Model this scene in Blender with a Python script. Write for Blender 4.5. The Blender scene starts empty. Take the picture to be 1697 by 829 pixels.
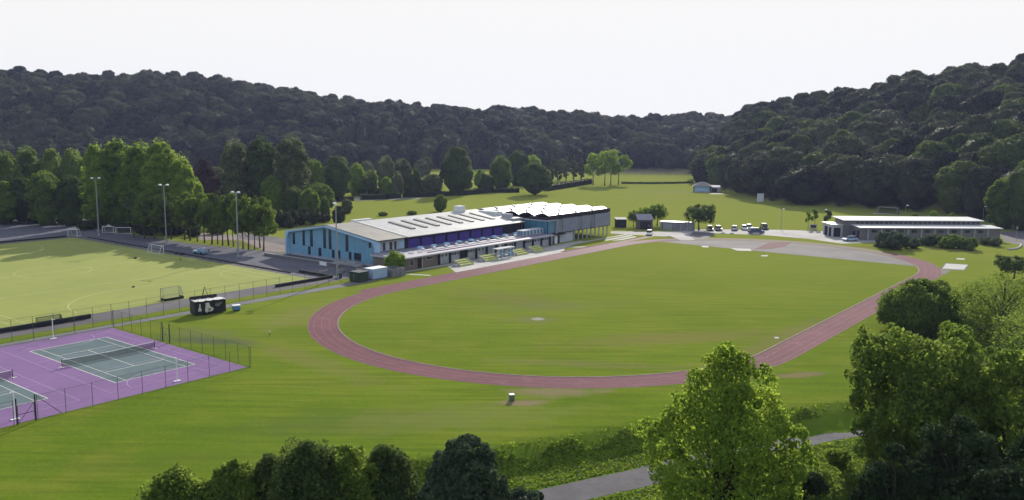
import bpy, math, random
import numpy as np
from mathutils import Vector, Matrix
from math import radians, sin, cos, pi

scene = bpy.context.scene
COL = scene.collection

# ------------------------------------------------------------------ camera
FPX, PITCH, ROLL, CAMH = 1426.671, 0.14007, 0.00727, 31.417
PW, PH = 1697.0, 829.0
cam_data = bpy.data.cameras.new("camera")
cam = bpy.data.objects.new("camera", cam_data)
COL.objects.link(cam)
_R = Vector((1, 0, 0)); _U = Vector((0, sin(PITCH), cos(PITCH))); _F = Vector((0, cos(PITCH), -sin(PITCH)))
_X = _R * cos(ROLL) + _U * sin(ROLL)
_Y = _U * cos(ROLL) - _R * sin(ROLL)
_m = Matrix((_X, _Y, -_F)).transposed().to_4x4()
_m.translation = (0, 0, CAMH)
cam.matrix_world = _m
cam_data.sensor_width = 36.0
cam_data.sensor_fit = 'HORIZONTAL'
cam_data.lens = 36.0 * FPX / PW
cam_data.clip_start = 0.5
cam_data.clip_end = 6000
scene.camera = cam

# ------------------------------------------------------------------ world and sun
HAZE = 0.00008
SUN_AZ, SUN_EL = 77.0, 24.0          # direction to the sun, degrees from +X, height
world = bpy.data.worlds.new("World")
scene.world = world
world.use_nodes = True
wn = world.node_tree.nodes; wl = world.node_tree.links
for n in list(wn): wn.remove(n)
w_out = wn.new('ShaderNodeOutputWorld')
w_bg = wn.new('ShaderNodeBackground'); w_bg.inputs['Strength'].default_value = 0.14
sky = wn.new('ShaderNodeTexSky'); sky.sky_type = 'NISHITA'; sky.sun_disc = False
sky.sun_elevation = radians(SUN_EL); sky.sun_rotation = radians(90 - SUN_AZ)
sky.air_density = 1.0; sky.dust_density = 3.0; sky.ozone_density = 1.0; sky.altitude = 50
# thin bright cloud veil over the whole sky, a little uneven
w_tc = wn.new('ShaderNodeTexCoord')
w_no = wn.new('ShaderNodeTexNoise'); w_no.inputs['Scale'].default_value = 1.6; w_no.inputs['Detail'].default_value = 5
w_mr = wn.new('ShaderNodeMapRange')
w_mr.inputs['From Min'].default_value = 0.3; w_mr.inputs['From Max'].default_value = 0.7
w_mr.inputs['To Min'].default_value = 0.35; w_mr.inputs['To Max'].default_value = 0.6
w_mx = wn.new('ShaderNodeMix'); w_mx.data_type = 'RGBA'
w_mx.inputs['B'].default_value = (4.6, 4.9, 5.4, 1)
wl.new(w_tc.outputs['Generated'], w_no.inputs['Vector'])
wl.new(w_no.outputs['Fac'], w_mr.inputs['Value'])
wl.new(w_mr.outputs['Result'], w_mx.inputs['Factor'])
wl.new(sky.outputs['Color'], w_mx.inputs['A'])
# the veil is nowhere brighter than its own lit cloud
w_cl = wn.new('ShaderNodeMix'); w_cl.data_type = 'RGBA'; w_cl.blend_type = 'DARKEN'; w_cl.inputs['Factor'].default_value = 1.0
w_cl.inputs['B'].default_value = (4.50, 4.48, 4.36, 1)
wl.new(w_mx.outputs['Result'], w_cl.inputs['A'])
wl.new(w_cl.outputs['Result'], w_bg.inputs['Color'])
wl.new(w_bg.outputs['Background'], w_out.inputs['Surface'])

sun_data = bpy.data.lights.new("sun", 'SUN')
sun_data.energy = 4.5; sun_data.angle = radians(0.6); sun_data.color = (1.0, 0.93, 0.80)
sun = bpy.data.objects.new("sun", sun_data); COL.objects.link(sun)
_sv = Vector((cos(radians(SUN_AZ)) * cos(radians(SUN_EL)), sin(radians(SUN_AZ)) * cos(radians(SUN_EL)), sin(radians(SUN_EL))))
sun.rotation_euler = (-_sv).to_track_quat('-Z', 'Y').to_euler()
sun.location = (40, 200, 200)

scene.view_settings.view_transform = 'Standard'
scene.view_settings.look = 'None'
scene.view_settings.gamma = 1
scene.view_settings.exposure = 0.6
scene.render.engine = 'CYCLES'
scene.cycles.max_bounces = 6
scene.cycles.diffuse_bounces = 2
scene.cycles.glossy_bounces = 2
scene.cycles.transparent_max_bounces = 12
scene.cycles.volume_bounces = 0
scene.cycles.use_denoising = True

# ------------------------------------------------------------------ surveying helpers
A = 0.90622                                   # bearing shared by track, courts, pitch and building
UX, UY = cos(A), sin(A)
def pray(px, py):
    x = (px - PW / 2) / FPX; y = -(py - PH / 2) / FPX
    c, s = cos(ROLL), sin(ROLL)
    x, y = c * x - s * y, s * x + c * y
    return x, cos(PITCH) + y * sin(PITCH), -sin(PITCH) + y * cos(PITCH)
def gp(px, py, z=0.0):
    """point on the level z seen at a photo pixel"""
    d = pray(px, py); t = (z - CAMH) / d[2]
    return d[0] * t, d[1] * t
def at_depth(px, py, Y):
    d = pray(px, py); t = Y / d[1]
    return d[0] * t, Y, CAMH + d[2] * t
def W(s, t): return s * UX - t * UY, s * UY + t * UX
def S(x, y): return x * UX + y * UY, -x * UY + y * UX
def interp(x, xs, ys): return float(np.interp(x, xs, ys))
def smooth(v): v = np.clip(v, 0, 1); return v * v * (3 - 2 * v)

# ------------------------------------------------------------------ terrain
ZP = -1.8                                                        # level of the lower path
_c = [gp(*p) for p in ((500, 800), (640, 768), (850, 738), (1060, 703), (1250, 684), (1430, 664))]
BX = [-400] + [p[0] for p in _c] + [70, 110, 400]
BY = [-60] + [p[1] for p in _c] + [105, 110, 110]
SKX = [-500, 0, 50, 100, 200, 280, 330, 400, 450, 500, 550, 600, 640, 700, 750, 800, 850, 920, 1000, 1060, 1120, 1170, 1205, 1260, 2200]
SKY = [118, 114, 110, 116, 119, 123, 129, 138, 140, 148, 153, 159, 161, 167, 174, 180, 183, 187, 189, 188, 185, 188, 188, 190, 190]
RKX = [1150, 1168, 1190, 1212, 1235, 1270, 1300, 1370, 1400, 1430, 1500, 1560, 1600, 1640, 1697, 2300]
RKY = [262, 250, 232, 212, 176, 172, 169, 152, 141, 136, 119, 109, 105, 103, 99, 60]
RB_X = [1140, 1168, 1200, 1260, 1350, 1420, 1500, 1600, 1697, 2300]
RB_Y = [540, 522, 458, 396, 366, 357, 346, 318, 290, 215]
LB_X = [-600, 0, 400, 500, 700, 1100, 1200, 2300]
LB_Y = [520, 590, 620, 630, 655, 700, 705, 700]
LR_X = [-600, 0, 500, 1000, 1200, 2300]
LR_Y = [780, 830, 860, 890, 900, 900]
RR_X = [1150, 1235, 1300, 1400, 1500, 1697, 2300]
RR_Y = [570, 600, 590, 565, 545, 520, 470]
def _ztab(kx, ky, rx, ry, canopy):
    xs = np.arange(-600, 2301, 10.0); out = []
    for x in xs:
        Y = interp(x, rx, ry); py = interp(x, kx, ky)
        out.append(max(0.0, at_depth(x, py, Y)[2] - canopy))
    return xs, np.array(out)
_lzx, _lzz = _ztab(SKX, SKY, LR_X, LR_Y, 17.5)
_rzx, _rzz = _ztab(RKX, RKY, RR_X, RR_Y, 17.0)
def hills(x, y):
    yy = np.maximum(y, 60.0)
    px = PW / 2 + FPX * (x / yy) * 1.005
    l0 = np.interp(px, LB_X, LB_Y); l1 = np.interp(px, LR_X, LR_Y); lz = np.interp(px, _lzx, _lzz)
    tl = (y - l0) / (l1 - l0)
    zl = lz * np.where(tl < 0, 0, np.where(tl < 1, np.sin(np.clip(tl, 0, 1) * pi / 2) ** 1.15, 1 - 0.12 * np.clip((tl - 1), 0, 3)))
    r0 = np.interp(px, RB_X, RB_Y); r1 = np.interp(px, RR_X, RR_Y); rz = np.interp(px, _rzx, _rzz)
    rz = np.where(px < 1150, 0, rz)
    tr = (y - r0) / (r1 - r0)
    zr = rz * np.where(tr < 0, 0, np.where(tr < 1, np.clip(tr, 0, 1) ** 0.85, 1 - 0.15 * np.clip((tr - 1), 0, 3)))
    wood = (tl > 0) | ((tr > 0) & (px > 1158))
    z = np.maximum(zl, zr)
    z = np.where(wood, z + 1.6 * np.sin(x * .021 + 1.3) * np.sin(y * .017) * np.clip(z / 20, 0, 1) * 2.2, z)
    return z, wood, px
def terrain(x, y):
    x = np.asarray(x, float); y = np.asarray(y, float)
    z, wood, px = hills(x, y)
    cy = np.interp(x, BX, BY)
    d = (cy - y) * 0.89
    z = np.where(d > 0, ZP * smooth(d / 3.6), z)
    # the meadow lifts gently towards the far paddock
    z = np.where((~wood) & (y > 545) & (px > 850), z + 0.0, z)
    return z
def tz(x, y): return float(terrain(x, y))

# ------------------------------------------------------------------ object helpers
def tag(o, label=None, cat=None, group=None, kind=None):
    if label: o['label'] = label
    if cat: o['category'] = cat
    if group: o['group'] = group
    if kind: o['kind'] = kind
    return o
def thing(name, label, cat, loc=(0, 0, 0), rz=0.0, group=None):
    o = bpy.data.objects.new(name, None); COL.objects.link(o)
    o.empty_display_size = 0.5
    o.location = loc; o.rotation_euler = (0, 0, rz)
    return tag(o, label, cat, group)
def put(name, mesh, mat, parent=None, loc=None, rz=None, scale=None):
    o = bpy.data.objects.new(name, mesh); COL.objects.link(o)
    if parent: o.parent = parent
    if loc is not None: o.location = loc
    if rz is not None: o.rotation_euler = (0, 0, rz)
    if scale is not None: o.scale = scale
    if mat is not None and len(mesh.materials) == 0: mesh.materials.append(mat)
    return o
def mesh_np(name, verts, faces_n, nper=4, attrs=None):
    """verts (N,3) float, faces (M,nper) int"""
    me = bpy.data.meshes.new(name)
    M = len(faces_n)
    me.vertices.add(len(verts)); me.vertices.foreach_set('co', np.asarray(verts, np.float32).ravel())
    me.loops.add(M * nper); me.loops.foreach_set('vertex_index', np.asarray(faces_n, np.int32).ravel())
    me.polygons.add(M)
    me.polygons.foreach_set('loop_start', np.arange(0, M * nper, nper, dtype=np.int32))
    me.polygons.foreach_set('loop_total', np.full(M, nper, np.int32))
    me.update(calc_edges=True)
    for k, v in (attrs or {}).items():
        a = me.attributes.new(k, 'FLOAT', 'FACE'); a.data.foreach_set('value', np.asarray(v, np.float32))
    me.validate()
    return me
class MB:
    def __init__(s): s.v = []; s.f = []
    def face(s, pts):
        i = len(s.v); s.v += [tuple(p) for p in pts]; s.f.append(tuple(range(i, i + len(pts)))); return s
    def box(s, x0, x1, y0, y1, z0, z1):
        return s.prism([(x0, y0), (x1, y0), (x1, y1), (x0, y1)], z0, z1)
    def prism(s, poly, z0, z1):
        n = len(poly); i = len(s.v)
        s.v += [(p[0], p[1], z0) for p in poly] + [(p[0], p[1], z1) for p in poly]
        s.f.append(tuple(range(i + n - 1, i - 1, -1))); s.f.append(tuple(range(i + n, i + 2 * n)))
        for k in range(n): s.f.append((i + k, i + (k + 1) % n, i + n + (k + 1) % n, i + n + k))
        return s
    def extr(s, prof, axis, a0, a1):
        """profile in (h, z) extruded along x or y between a0 and a1"""
        n = len(prof); i = len(s.v)
        mk = (lambda a, p: (a, p[0], p[1])) if axis == 'x' else (lambda a, p: (p[0], a, p[1]))
        s.v += [mk(a0, p) for p in prof] + [mk(a1, p) for p in prof]
        s.f.append(tuple(range(i + n - 1, i - 1, -1))); s.f.append(tuple(range(i + n, i + 2 * n)))
        for k in range(n): s.f.append((i + k, i + (k + 1) % n, i + n + (k + 1) % n, i + n + k))
        return s
    def tube(s, p0, p1, r0, r1=None, n=8, cap=True):
        r1 = r0 if r1 is None else r1
        p0 = Vector(p0); p1 = Vector(p1); d = (p1 - p0).normalized()
        a = d.orthogonal().normalized(); b = d.cross(a); i = len(s.v)
        for p, r in ((p0, r0), (p1, r1)):
            for k in range(n):
                t = 2 * pi * k / n; s.v.append(tuple(p + a * (r * cos(t)) + b * (r * sin(t))))
        for k in range(n): s.f.append((i + k, i + (k + 1) % n, i + n + (k + 1) % n, i + n + k))
        if cap: s.f.append(tuple(range(i + n - 1, i - 1, -1))); s.f.append(tuple(range(i + n, i + 2 * n)))
        return s
    def path(s, pts, rad, n=7):
        for k in range(len(pts) - 1): s.tube(pts[k], pts[k + 1], rad[k], rad[k + 1], n, True)
        return s
    def disc(s, c, r, axis='z', n=14, th=0.05):
        d = {'x': (1, 0, 0), 'y': (0, 1, 0), 'z': (0, 0, 1)}[axis]
        return s.tube(Vector(c) - Vector(d) * th / 2, Vector(c) + Vector(d) * th / 2, r, r, n)
    def dome(s, c, r, h, n=10, m=3):
        i = len(s.v)
        for j in range(m):
            a = j / m * pi / 2
            for k in range(n): t = 2 * pi * k / n; s.v.append((c[0] + r * cos(a) * cos(t), c[1] + r * cos(a) * sin(t), c[2] + h * sin(a)))
        s.v.append((c[0], c[1], c[2] + h))
        for j in range(m - 1):
            for k in range(n): s.f.append((i + j * n + k, i + j * n + (k + 1) % n, i + (j + 1) * n + (k + 1) % n, i + (j + 1) * n + k))
        for k in range(n): s.f.append((i + (m - 1) * n + k, i + (m - 1) * n + (k + 1) % n, i + m * n))
        return s
    def mesh(s, name):
        me = bpy.data.meshes.new(name); me.from_pydata(s.v, [], s.f); me.update(); return me
    def build(s, name, mat, parent=None, bevel=0.0, loc=None, rz=None):
        o = put(name, s.mesh(name), mat, parent, loc, rz)
        if bevel:
            m = o.modifiers.new('bevel', 'BEVEL'); m.width = bevel; m.segments = 1; m.limit_method = 'ANGLE'
        return o

# ------------------------------------------------------------------ materials
def newmat(name):
    m = bpy.data.materials.new(name); m.use_nodes = True
    nt = m.node_tree
    for n in list(nt.nodes): nt.nodes.remove(n)
    return m, nt
def N(nt, typ, **kw):
    n = nt.nodes.new(typ)
    for k, v in kw.items():
        if k.startswith('i_'): n.inputs[k[2:].replace('_', ' ')].default_value = v
        else: setattr(n, k, v)
    return n
def surf(name, c1, c2=None, scale=0.5, rough=0.85, c3=None, scale3=6.0, amt3=0.3, metal=0.0, bump=0.0, bscale=8.0, spec=0.3, coords='Object', stretch=None):
    """two broad tones broken up by a finer third one"""
    m, nt = newmat(name); L = nt.links.new
    out = N(nt, 'ShaderNodeOutputMaterial'); b = N(nt, 'ShaderNodeBsdfPrincipled')
    b.inputs['Roughness'].default_value = rough; b.inputs['Metallic'].default_value = metal
    b.inputs['Specular IOR Level'].default_value = spec if rough < .75 else min(spec, .06)
    L(b.outputs[0], out.inputs[0])
    if c2 is None: c2 = tuple(v * 0.8 for v in c1)
    if c3 is None: c3 = tuple(v * 0.6 for v in c1)
    tc = N(nt, 'ShaderNodeTexCoord'); mp = N(nt, 'ShaderNodeMapping')
    if stretch: mp.inputs['Scale'].default_value = stretch
    L(tc.outputs[coords], mp.inputs[0])
    n1 = N(nt, 'ShaderNodeTexNoise', i_Scale=scale, i_Detail=4.0); L(mp.outputs[0], n1.inputs['Vector'])
    n2 = N(nt, 'ShaderNodeTexNoise', i_Scale=scale3, i_Detail=5.0); L(mp.outputs[0], n2.inputs['Vector'])
    r1 = N(nt, 'ShaderNodeMapRange'); r1.inputs['From Min'].default_value = .35; r1.inputs['From Max'].default_value = .65
    L(n1.outputs['Fac'], r1.inputs[0])
    r2 = N(nt, 'ShaderNodeMapRange'); r2.inputs['From Min'].default_value = .5; r2.inputs['From Max'].default_value = .75; r2.inputs['To Max'].default_value = amt3
    L(n2.outputs['Fac'], r2.inputs[0])
    mx = N(nt, 'ShaderNodeMix', data_type='RGBA'); mx.inputs['A'].default_value = (*c1, 1); mx.inputs['B'].default_value = (*c2, 1)
    L(r1.outputs[0], mx.inputs['Factor'])
    m2 = N(nt, 'ShaderNodeMix', data_type='RGBA'); m2.inputs['B'].default_value = (*c3, 1)
    L(mx.outputs['Result'], m2.inputs['A']); L(r2.outputs[0], m2.inputs['Factor'])
    L(m2.outputs['Result'], b.inputs['Base Color'])
    if bump:
        n3 = N(nt, 'ShaderNodeTexNoise', i_Scale=bscale, i_Detail=4.0); L(mp.outputs[0], n3.inputs['Vector'])
        bp = N(nt, 'ShaderNodeBump'); bp.inputs['Strength'].default_value = min(1, bump); bp.inputs['Distance'].default_value = 0.1
        L(n3.outputs['Fac'], bp.inputs['Height']); L(bp.outputs[0], b.inputs['Normal'])
    m['_b'] = b.name; m['_mix'] = m2.name
    return m
def boards(name, c1, c2, pitch, axis='x', rough=0.7, gap=0.25):
    """cladding or boards: lines at a regular pitch plus tone noise"""
    m = surf(name, c1, c2, scale=0.8, rough=rough, scale3=3.0)
    nt = m.node_tree; L = nt.links.new; b = nt.nodes[m['_b']]; mx = nt.nodes[m['_mix']]
    tc = N(nt, 'ShaderNodeTexCoord'); wv = N(nt, 'ShaderNodeTexWave', i_Scale=1.0 / pitch / 2 * 1.0, i_Distortion=0.0, bands_direction=axis.upper(), wave_profile='SAW')
    wv.inputs['Scale'].default_value = 0.31415927 / pitch
    L(tc.outputs['Object'], wv.inputs[0])
    lt = N(nt, 'ShaderNodeMath', operation='LESS_THAN'); lt.inputs[1].default_value = 0.12
    L(wv.outputs['Fac'], lt.inputs[0])
    ml = N(nt, 'ShaderNodeMath', operation='MULTIPLY'); ml.inputs[1].default_value = gap
    L(lt.outputs[0], ml.inputs[0])
    m3 = N(nt, 'ShaderNodeMix', data_type='RGBA'); m3.inputs['B'].default_value = (*[v * .35 for v in c1], 1)
    L(mx.outputs['Result'], m3.inputs['A']); L(ml.outputs[0], m3.inputs['Factor']); L(m3.outputs['Result'], b.inputs['Base Color'])
    return m
def brick(name, c1, c2, mortar, sc=1.0):
    m = surf(name, c1, c2, scale=1.0); nt = m.node_tree; L = nt.links.new; b = nt.nodes[m['_b']]
    tc = N(nt, 'ShaderNodeTexCoord'); mp = N(nt, 'ShaderNodeMapping'); mp.inputs['Rotation'].default_value = (radians(90), 0, 0)
    L(tc.outputs['Object'], mp.inputs[0])
    br = N(nt, 'ShaderNodeTexBrick', i_Scale=sc * 4); br.inputs['Color1'].default_value = (*c1, 1); br.inputs['Color2'].default_value = (*c2, 1)
    br.inputs['Mortar'].default_value = (*mortar, 1); L(mp.outputs[0], br.inputs['Vector'])
    L(br.outputs['Color'], b.inputs['Base Color']); return m
def glass(name, c, rough=0.12):
    m, nt = newmat(name); out = N(nt, 'ShaderNodeOutputMaterial'); b = N(nt, 'ShaderNodeBsdfPrincipled')
    no = N(nt, 'ShaderNodeTexNoise', i_Scale=1.3); mx = N(nt, 'ShaderNodeMix', data_type='RGBA')
    tc = N(nt, 'ShaderNodeTexCoord'); nt.links.new(tc.outputs['Object'], no.inputs['Vector'])
    mx.inputs['A'].default_value = (*c, 1); mx.inputs['B'].default_value = (*[v * 1.8 for v in c], 1)
    nt.links.new(no.outputs['Fac'], mx.inputs['Factor']); nt.links.new(mx.outputs['Result'], b.inputs['Base Color'])
    b.inputs['Roughness'].default_value = rough; b.inputs['Specular IOR Level'].default_value = 0.6
    nt.links.new(b.outputs[0], out.inputs[0]); return m
def meshmat(name, c, opacity):
    """woven wire or netting seen from afar: mostly holes"""
    m, nt = newmat(name); L = nt.links.new
    out = N(nt, 'ShaderNodeOutputMaterial'); b = N(nt, 'ShaderNodeBsdfDiffuse'); b.inputs[0].default_value = (*c, 1)
    t = N(nt, 'ShaderNodeBsdfTransparent'); mx = N(nt, 'ShaderNodeMixShader')
    tc = N(nt, 'ShaderNodeTexCoord'); no = N(nt, 'ShaderNodeTexNoise', i_Scale=3.0); L(tc.outputs['Object'], no.inputs['Vector'])
    r = N(nt, 'ShaderNodeMapRange'); r.inputs['To Min'].default_value = opacity * .7; r.inputs['To Max'].default_value = opacity * 1.3
    L(no.outputs['Fac'], r.inputs[0]); L(r.outputs[0], mx.inputs[0]); L(t.outputs[0], mx.inputs[1]); L(b.outputs[0], mx.inputs[2]); L(mx.outputs[0], out.inputs[0])
    return m
def foliage(name, dark, light, trans=0.35, nscale=0.35, spread=0.35):
    m, nt = newmat(name); L = nt.links.new
    out = N(nt, 'ShaderNodeOutputMaterial')
    at = N(nt, 'ShaderNodeAttribute', attribute_name='tint'); oi = N(nt, 'ShaderNodeObjectInfo')
    ad = N(nt, 'ShaderNodeMath', operation='MULTIPLY_ADD'); ad.inputs[1].default_value = spread; ad.inputs[2].default_value = -spread / 2
    L(oi.outputs['Random'], ad.inputs[0])
    tc = N(nt, 'ShaderNodeTexCoord'); no = N(nt, 'ShaderNodeTexNoise', i_Scale=nscale, i_Detail=3.0); L(tc.outputs['Object'], no.inputs['Vector'])
    s1 = N(nt, 'ShaderNodeMath', operation='ADD'); L(at.outputs['Fac'], s1.inputs[0]); L(ad.outputs[0], s1.inputs[1])
    s2 = N(nt, 'ShaderNodeMath', operation='MULTIPLY_ADD'); s2.inputs[1].default_value = 0.9; L(no.outputs['Fac'], s2.inputs[0]); L(s1.outputs[0], s2.inputs[2])
    s3 = N(nt, 'ShaderNodeMath', operation='SUBTRACT', use_clamp=True); s3.inputs[1].default_value = 0.45; L(s2.outputs[0], s3.inputs[0])
    mx = N(nt, 'ShaderNodeMix', data_type='RGBA'); mx.inputs['A'].default_value = (*dark, 1); mx.inputs['B'].default_value = (*light, 1)
    L(s3.outputs[0], mx.inputs['Factor'])
    d = N(nt, 'ShaderNodeBsdfPrincipled'); d.inputs['Roughness'].default_value = .8; d.inputs['Specular IOR Level'].default_value = .10; t = N(nt, 'ShaderNodeBsdfTranslucent'); sh = N(nt, 'ShaderNodeMixShader'); sh.inputs[0].default_value = trans
    hs = N(nt, 'ShaderNodeHueSaturation'); hs.inputs['Value'].default_value = 2.0; hs.inputs['Hue'].default_value = 0.485
    L(mx.outputs['Result'], hs.inputs['Color']); L(mx.outputs['Result'], d.inputs[0]); L(hs.outputs[0], t.inputs[0])
    L(d.outputs[0], sh.inputs[1]); L(t.outputs[0], sh.inputs[2]); L(sh.outputs[0], out.inputs[0])
    return m

M = {}
M['bark'] = surf('bark', (.085, .07, .055), (.05, .042, .035), 2.0, c3=(.03, .025, .02))
M['bark_pale'] = surf('bark_pale', (.22, .19, .15), (.13, .11, .09), 2.0)
M['forest'] = foliage('forest_leaves', (.011, .018, .013), (.078, .092, .044), 0.24, .35, .85)
M['forest_fresh'] = foliage('fresh_forest_leaves', (.024, .044, .013), (.10, .14, .032), 0.32, .35, .7)
M['leaf_dark'] = foliage('dark_leaves', (.026, .05, .014), (.085, .125, .03), 0.34)
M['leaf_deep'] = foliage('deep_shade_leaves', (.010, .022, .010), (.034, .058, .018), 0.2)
M['leaf_mid'] = foliage('green_leaves', (.045, .085, .013), (.15, .215, .034), 0.46)
M['leaf_fresh'] = foliage('fresh_leaves', (.065, .125, .014), (.21, .295, .038), 0.5)
M['leaf_grey'] = foliage('grey_green_leaves', (.05, .068, .03), (.15, .18, .075), 0.36)
M['leaf_copper'] = foliage('copper_leaves', (.03, .018, .02), (.075, .045, .045), 0.2)
M['leaf_blue'] = foliage('blue_green_leaves', (.022, .042, .024), (.09, .125, .06), 0.22)
M['hedge'] = foliage('hedge_leaves', (.018, .03, .014), (.05, .065, .028), 0.15)
M['white'] = surf('white_paint', (.78, .78, .78), (.68, .68, .7), 1.5, rough=.5, amt3=.15)
M['whiteline'] = surf('worn_white_line', (.62, .62, .58), (.48, .48, .45), 1.5, amt3=.4)
M['pitchline'] = surf('pitch_line', (.42, .42, .22), (.36, .36, .18), 1.0, amt3=.3)
M['galv'] = surf('galvanised_steel', (.30, .31, .33), (.24, .25, .27), 2.0, rough=.5, metal=.3)
M['darkmetal'] = surf('dark_metal', (.03, .035, .04), (.02, .025, .03), 2.0, rough=.5)
M['greenmetal'] = surf('green_painted_steel', (.055, .08, .065), (.04, .065, .05), 2.0, rough=.6)
M['rust'] = surf('rusting_steel', (.16, .08, .05), (.10, .06, .045), 3.0)
M['wire'] = meshmat('wire_mesh', (.03, .045, .04), 0.055)
M['net'] = meshmat('netting', (.35, .36, .35), 0.22)
M['netdark'] = meshmat('dark_netting', (.02, .03, .04), 0.5)
M['tennisnet'] = meshmat('tennis_netting', (.01, .012, .015), 0.5)
M['glass'] = glass('window_glass', (.012, .016, .03))
M['glass_teal'] = glass('teal_glazing', (.05, .14, .21), 0.2)
M['glass_car'] = glass('car_glass', (.01, .012, .015), 0.08)
M['blueclad'] = surf('blue_cladding', (.17, .35, .51), (.14, .31, .46), .15, rough=.55, c3=(.10, .21, .33), scale3=1.2, amt3=.5)
M['blueframe'] = surf('pale_blue_fascia', (.36, .52, .72), (.32, .48, .68), .6, rough=.5, amt3=.1)
M['purple'] = surf('purple_panel', (.06, .035, .27), (.05, .03, .23), .8, rough=.5, amt3=.2)
M['roofgrey'] = surf('beige_grey_roof', (.30, .28, .25), (.25, .235, .215), .25, rough=.6, scale3=1.0, amt3=.4)
M['roofwhite'] = surf('pale_roof_sheet', (.50, .49, .485), (.42, .415, .41), .3, rough=.45, scale3=1.2, amt3=.3)
M['rooflight'] = surf('dull_rooflight', (.17, .165, .15), (.13, .125, .12), 1.0, rough=.4)
M['roofbright'] = surf('bright_metal_roof', (.64, .64, .64), (.54, .54, .55), .6, rough=.35, amt3=.2)
M['render'] = surf('grey_render', (.37, .38, .42), (.31, .32, .36), .4, rough=.8, scale3=2.5, amt3=.35)
M['renderpale'] = surf('pale_render', (.46, .47, .50), (.38, .39, .43), .4, rough=.8)
M['lilac_roof'] = surf('lilac_grey_membrane', (.29, .27, .33), (.20, .195, .24), .45, rough=.6, scale3=1.6, c3=(.16, .16, .19), amt3=.7)
M['dark'] = surf('charcoal_panel', (.035, .035, .045), (.025, .025, .032), 1.0)
M['brick'] = brick('buff_brown_brick', (.20, .15, .125), (.16, .12, .105), (.22, .19, .17))
M['brickgrey'] = brick('grey_blockwork', (.17, .155, .16), (.13, .12, .13), (.2, .19, .19), .5)
M['clad'] = boards('grey_metal_cladding', (.22, .235, .30), (.195, .21, .27), .45, 'x', gap=.35)
M['woodgrey'] = boards('weathered_boards', (.22, .22, .24), (.15, .15, .17), .16, 'x')
M['conc'] = surf('concrete', (.40, .385, .37), (.33, .32, .31), .3, scale3=2.0, amt3=.4)
M['concpale'] = surf('pale_concrete', (.42, .41, .39), (.35, .34, .33), .4)
M['seat'] = surf('yellow_green_seats', (.50, .52, .22), (.42, .44, .18), 1.2)
M['tyre'] = surf('tyre', (.02, .02, .02), rough=.9)
M['black'] = surf('black_panel', (.014, .015, .017), (.01, .01, .012), 1.0, rough=.5)
M['canvas'] = surf('white_tarpaulin', (.66, .65, .62), (.5, .5, .5), 1.6)
M['greenbox'] = boards('dark_green_steel', (.022, .05, .026), (.016, .038, .02), .28, 'x', rough=.6)
M['bluebox'] = boards('pale_blue_corrugated', (.33, .43, .60), (.28, .38, .56), .3, 'x', rough=.6)
M['asph'] = surf('asphalt', (.14, .13, .135), (.105, .098, .105), .12, scale3=1.1, c3=(.09, .088, .1), amt3=.5)
M['asphdark'] = surf('old_asphalt', (.12, .12, .145), (.095, .095, .12), .1, scale3=.8, c3=(.06, .06, .075), amt3=.6)
M['lane'] = surf('grey_path', (.17, .165, .18), (.14, .14, .155), .3, scale3=2.0, c3=(.13, .125, .12), amt3=.4)
M['road'] = surf('pale_road', (.34, .33, .325), (.26, .25, .25), .12, scale3=.8, c3=(.18, .175, .18), amt3=.5)  # pale grey tarmac of the car park and entrance lane
M['gravel'] = surf('pinkish_gravel', (.24, .20, .19), (.18, .155, .15), .2)
M['purplecourt'] = surf('mauve_court', (.20, .118, .25), (.175, .108, .225), .1, scale3=.7, c3=(.135, .09, .18), amt3=.45, rough=.9)
M['greycourt'] = surf('grey_green_court', (.115, .155, .165), (.095, .13, .14), .12, scale3=.8, c3=(.075, .10, .11), amt3=.4, rough=.9)
M['turf'] = surf('olive_synthetic_turf', (.245, .268, .072), (.22, .245, .065), .05, scale3=.35, c3=(.18, .20, .08), amt3=.5, rough=.9)
M['kerb'] = surf('pale_kerb', (.22, .165, .17), (.17, .125, .13), .5)
M['redstrip'] = surf('dark_red_rubber', (.10, .030, .045), (.085, .026, .04), .4)
M['soil'] = surf('bare_soil', (.11, .085, .06), (.08, .06, .045), .3)

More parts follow.
